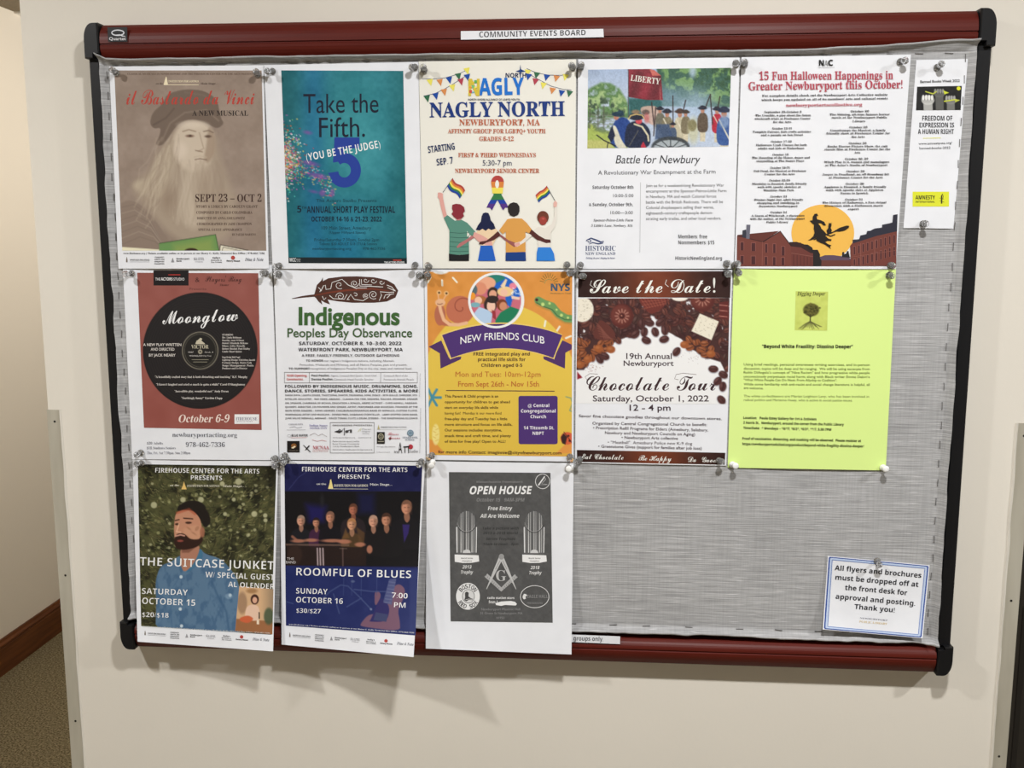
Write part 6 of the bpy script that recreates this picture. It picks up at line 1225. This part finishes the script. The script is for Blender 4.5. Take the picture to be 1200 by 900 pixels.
# ------------------------------------------------------------------ label strips and maker's badge
ls1 = Flyer('label_strip', 'white label strip reading COMMUNITY EVENTS BOARD on the top rail', [(540, 36.5), (707, 33.8), (707.5, 43.5), (540, 46.5)], base=.0142, bulge=0, bot=0, cat='label', group=None, n=(10, 1))
ls1.c(500, 20, 4).block('lettering').t('COMMUNITY EVENTS BOARD', 247, 745, 95, 26, (40, 40, 44), 'sb', y1=85, res=3, w=-.018)
ls2 = Flyer('label_strip', 'white label strip reading groups only on the bottom rail', [(600, 741), (726.8, 745.8), (726.5, 754.8), (600, 749.5)], base=.0142, bulge=0, bot=0, cat='label', group=None, n=(10, 1))
ls2.c(640, 720, 15).block('lettering').t('groups only.', 480, 1005, 456, 78, (60, 60, 66), 'sb', y1=470, res=3, w=-.014)
# badge: black plate fixed to the rail, a part of the board
fb = Flyer('brand_badge', 'small black badge with a silver letter', [(125.8, 32), (149, 31.6), (149.3, 48.8), (127, 49)], base=.0142, bulge=0, bot=0, cat=None, group=None, n=(4, 2), mat='black_plastic')
fb.c(100, 0, 4.5).block('badge_lettering', 'silver letter over white lettering').ring(172, 173, 32, 14, 6, (214, 216, 222), 30).line([(160, 184), (184, 184), (196, 190), (212, 192)], [2, 6, 6, 2], (214, 216, 222)).t('Quartet', 126, 214, 212, 16, (226, 226, 230), 'p', w=.01)
resolve_texts()
for f in FLY: f.finish()
fb.o.parent = board; fb.o.matrix_parent_inverse = Matrix.Translation(-Vector(BO.tolist()))
fb.o.matrix_parent_inverse = Matrix.Identity(4); fb.o.location = fb.org - BO

# ------------------------------------------------------------------ pushpins
PIN = {}
def pin_mesh(kind):
    mb = MB(); s = []
    prof = [(.0044, .0002), (.0047, -.0012), (.0040, -.0026), (.0024, -.0040), (.0020, -.0075), (.0023, -.0105), (.0038, -.0128), (.0045, -.0142), (.0045, -.0158), (.0036, -.0168), (.0012, -.0170)]
    return mb.lathe(prof, 20)
def pushpin(px, py, base, who, tilt=(0, 0), kind='clear'):
    P = on_board(px, py, -base - .0150)
    ang = Euler((tilt[0], 0, tilt[1])); d = ang.to_matrix() @ Vector((0, -.0150, 0))
    mat = M['clear'] if kind == 'clear' else M['lit_pin_plastic']
    root = link(bpy.data.objects.new('pushpin', None)); root.location = (P[0] - d.x, -base - .0003, P[2] - d.z); root.rotation_euler = ang
    if kind not in PIN:
        a = pin_mesh(kind).build('pin_body', mat, root, smooth=True); a.data.shade_smooth() if hasattr(a.data, 'shade_smooth') else None
        b = MB().lathe([(.0001, .0060), (.0005, .0045), (.0005, -.0026)], 8).build('needle', M['pin_steel'], root)
        PIN[kind] = (a, b)
    else:
        for q in PIN[kind]:
            c_ = q.copy(); COL.objects.link(c_); c_.parent = root
    tag(root, who, 'pushpin', 'clear pushpins' if kind == 'clear' else 'clear pushpins painted as lit')
PINS = [
 (132, 82, f1, 'upper left', 0), (300, 84, f1, 'upper right', 0), (313.5, 83.5, f2, 'upper left', 0), (482.5, 78.7, f2, 'upper right', 0), (323, 312, f2, 'lower left', 0), (486.7, 310.5, f2, 'lower right', 0),
 (496, 78.7, f3, 'upper left', 0), (669.7, 77, f3, 'upper right', 0), (501.3, 311, f3, 'lower left', 0), (664.7, 310.5, f3, 'lower right', 0),
 (681, 76, f4, 'upper left', 0), (862.3, 74, f4, 'upper right', 0), (680.3, 310.5, f4, 'lower left', 0), (853.3, 308.8, f4, 'lower right', 0),
 (872.7, 73, f5, 'upper left', 0), (1060.8, 71, f5, 'upper right', 0), (864.5, 309, f5, 'lower left', 0), (1045.8, 311.3, f5, 'lower right', 0),
 (1103.3, 75, f6, 'top', 0), (1084.3, 262, f6, 'bottom', 0),
 (147, 320.8, f7, 'upper left', 0), (308, 320, f7, 'upper right', 0), (160.2, 533, f7, 'lower left', 0), (320.8, 538, f7, 'lower right', 0),
 (324, 321, f8, 'upper left', 0), (491, 322, f8, 'upper right', 0), (331.5, 535, f8, 'lower left', 0),
 (500.7, 322, f9, 'upper left', 0), (667.5, 320.2, f9, 'upper right', 0), (502.8, 535.6, f9, 'lower left', 0), (668.7, 538, f9, 'lower right', 0),
 (681.8, 323.5, f10, 'upper left', 0), (852.8, 321.8, f10, 'upper right', 0), (677.8, 540, f10, 'lower left', 0), (845.7, 541, f10, 'lower right', 0),
 (866, 320, f11, 'upper left', 0), (1045, 323, f11, 'upper right', 0), (862, 546, f11, 'lower left', 1), (1038, 549.5, f11, 'lower right', 1),
 (160.3, 544, f12, 'upper left', 0), (321.8, 546.4, f12, 'upper right', 0), (332.5, 542.5, f13, 'upper left', 0), (491, 544.6, f13, 'upper right', 0), (505.5, 545.6, f14, 'upper left', 1), (666.5, 549.5, f14, 'upper right', 1)]
for k, (x, y, f, where, kd) in enumerate(PINS):
    r = random.Random(k * 7 + 1)
    who = ('painted-lit clear' if kd else 'clear') + ' pushpin at the ' + where + (' corner' if ' ' in where else ' end') + ' of the ' + f.short
    pushpin(x, y, f.base + (.0008 if where[0] == 'u' or where == 'top' else .0012), who, (r.uniform(-.16, .16), r.uniform(-.2, .2)), 'white' if kd else 'clear')
pushpin(1030.5, 662, .0050, 'clear pushpin at the top edge of the blue bordered notice card', (.1, -.05))
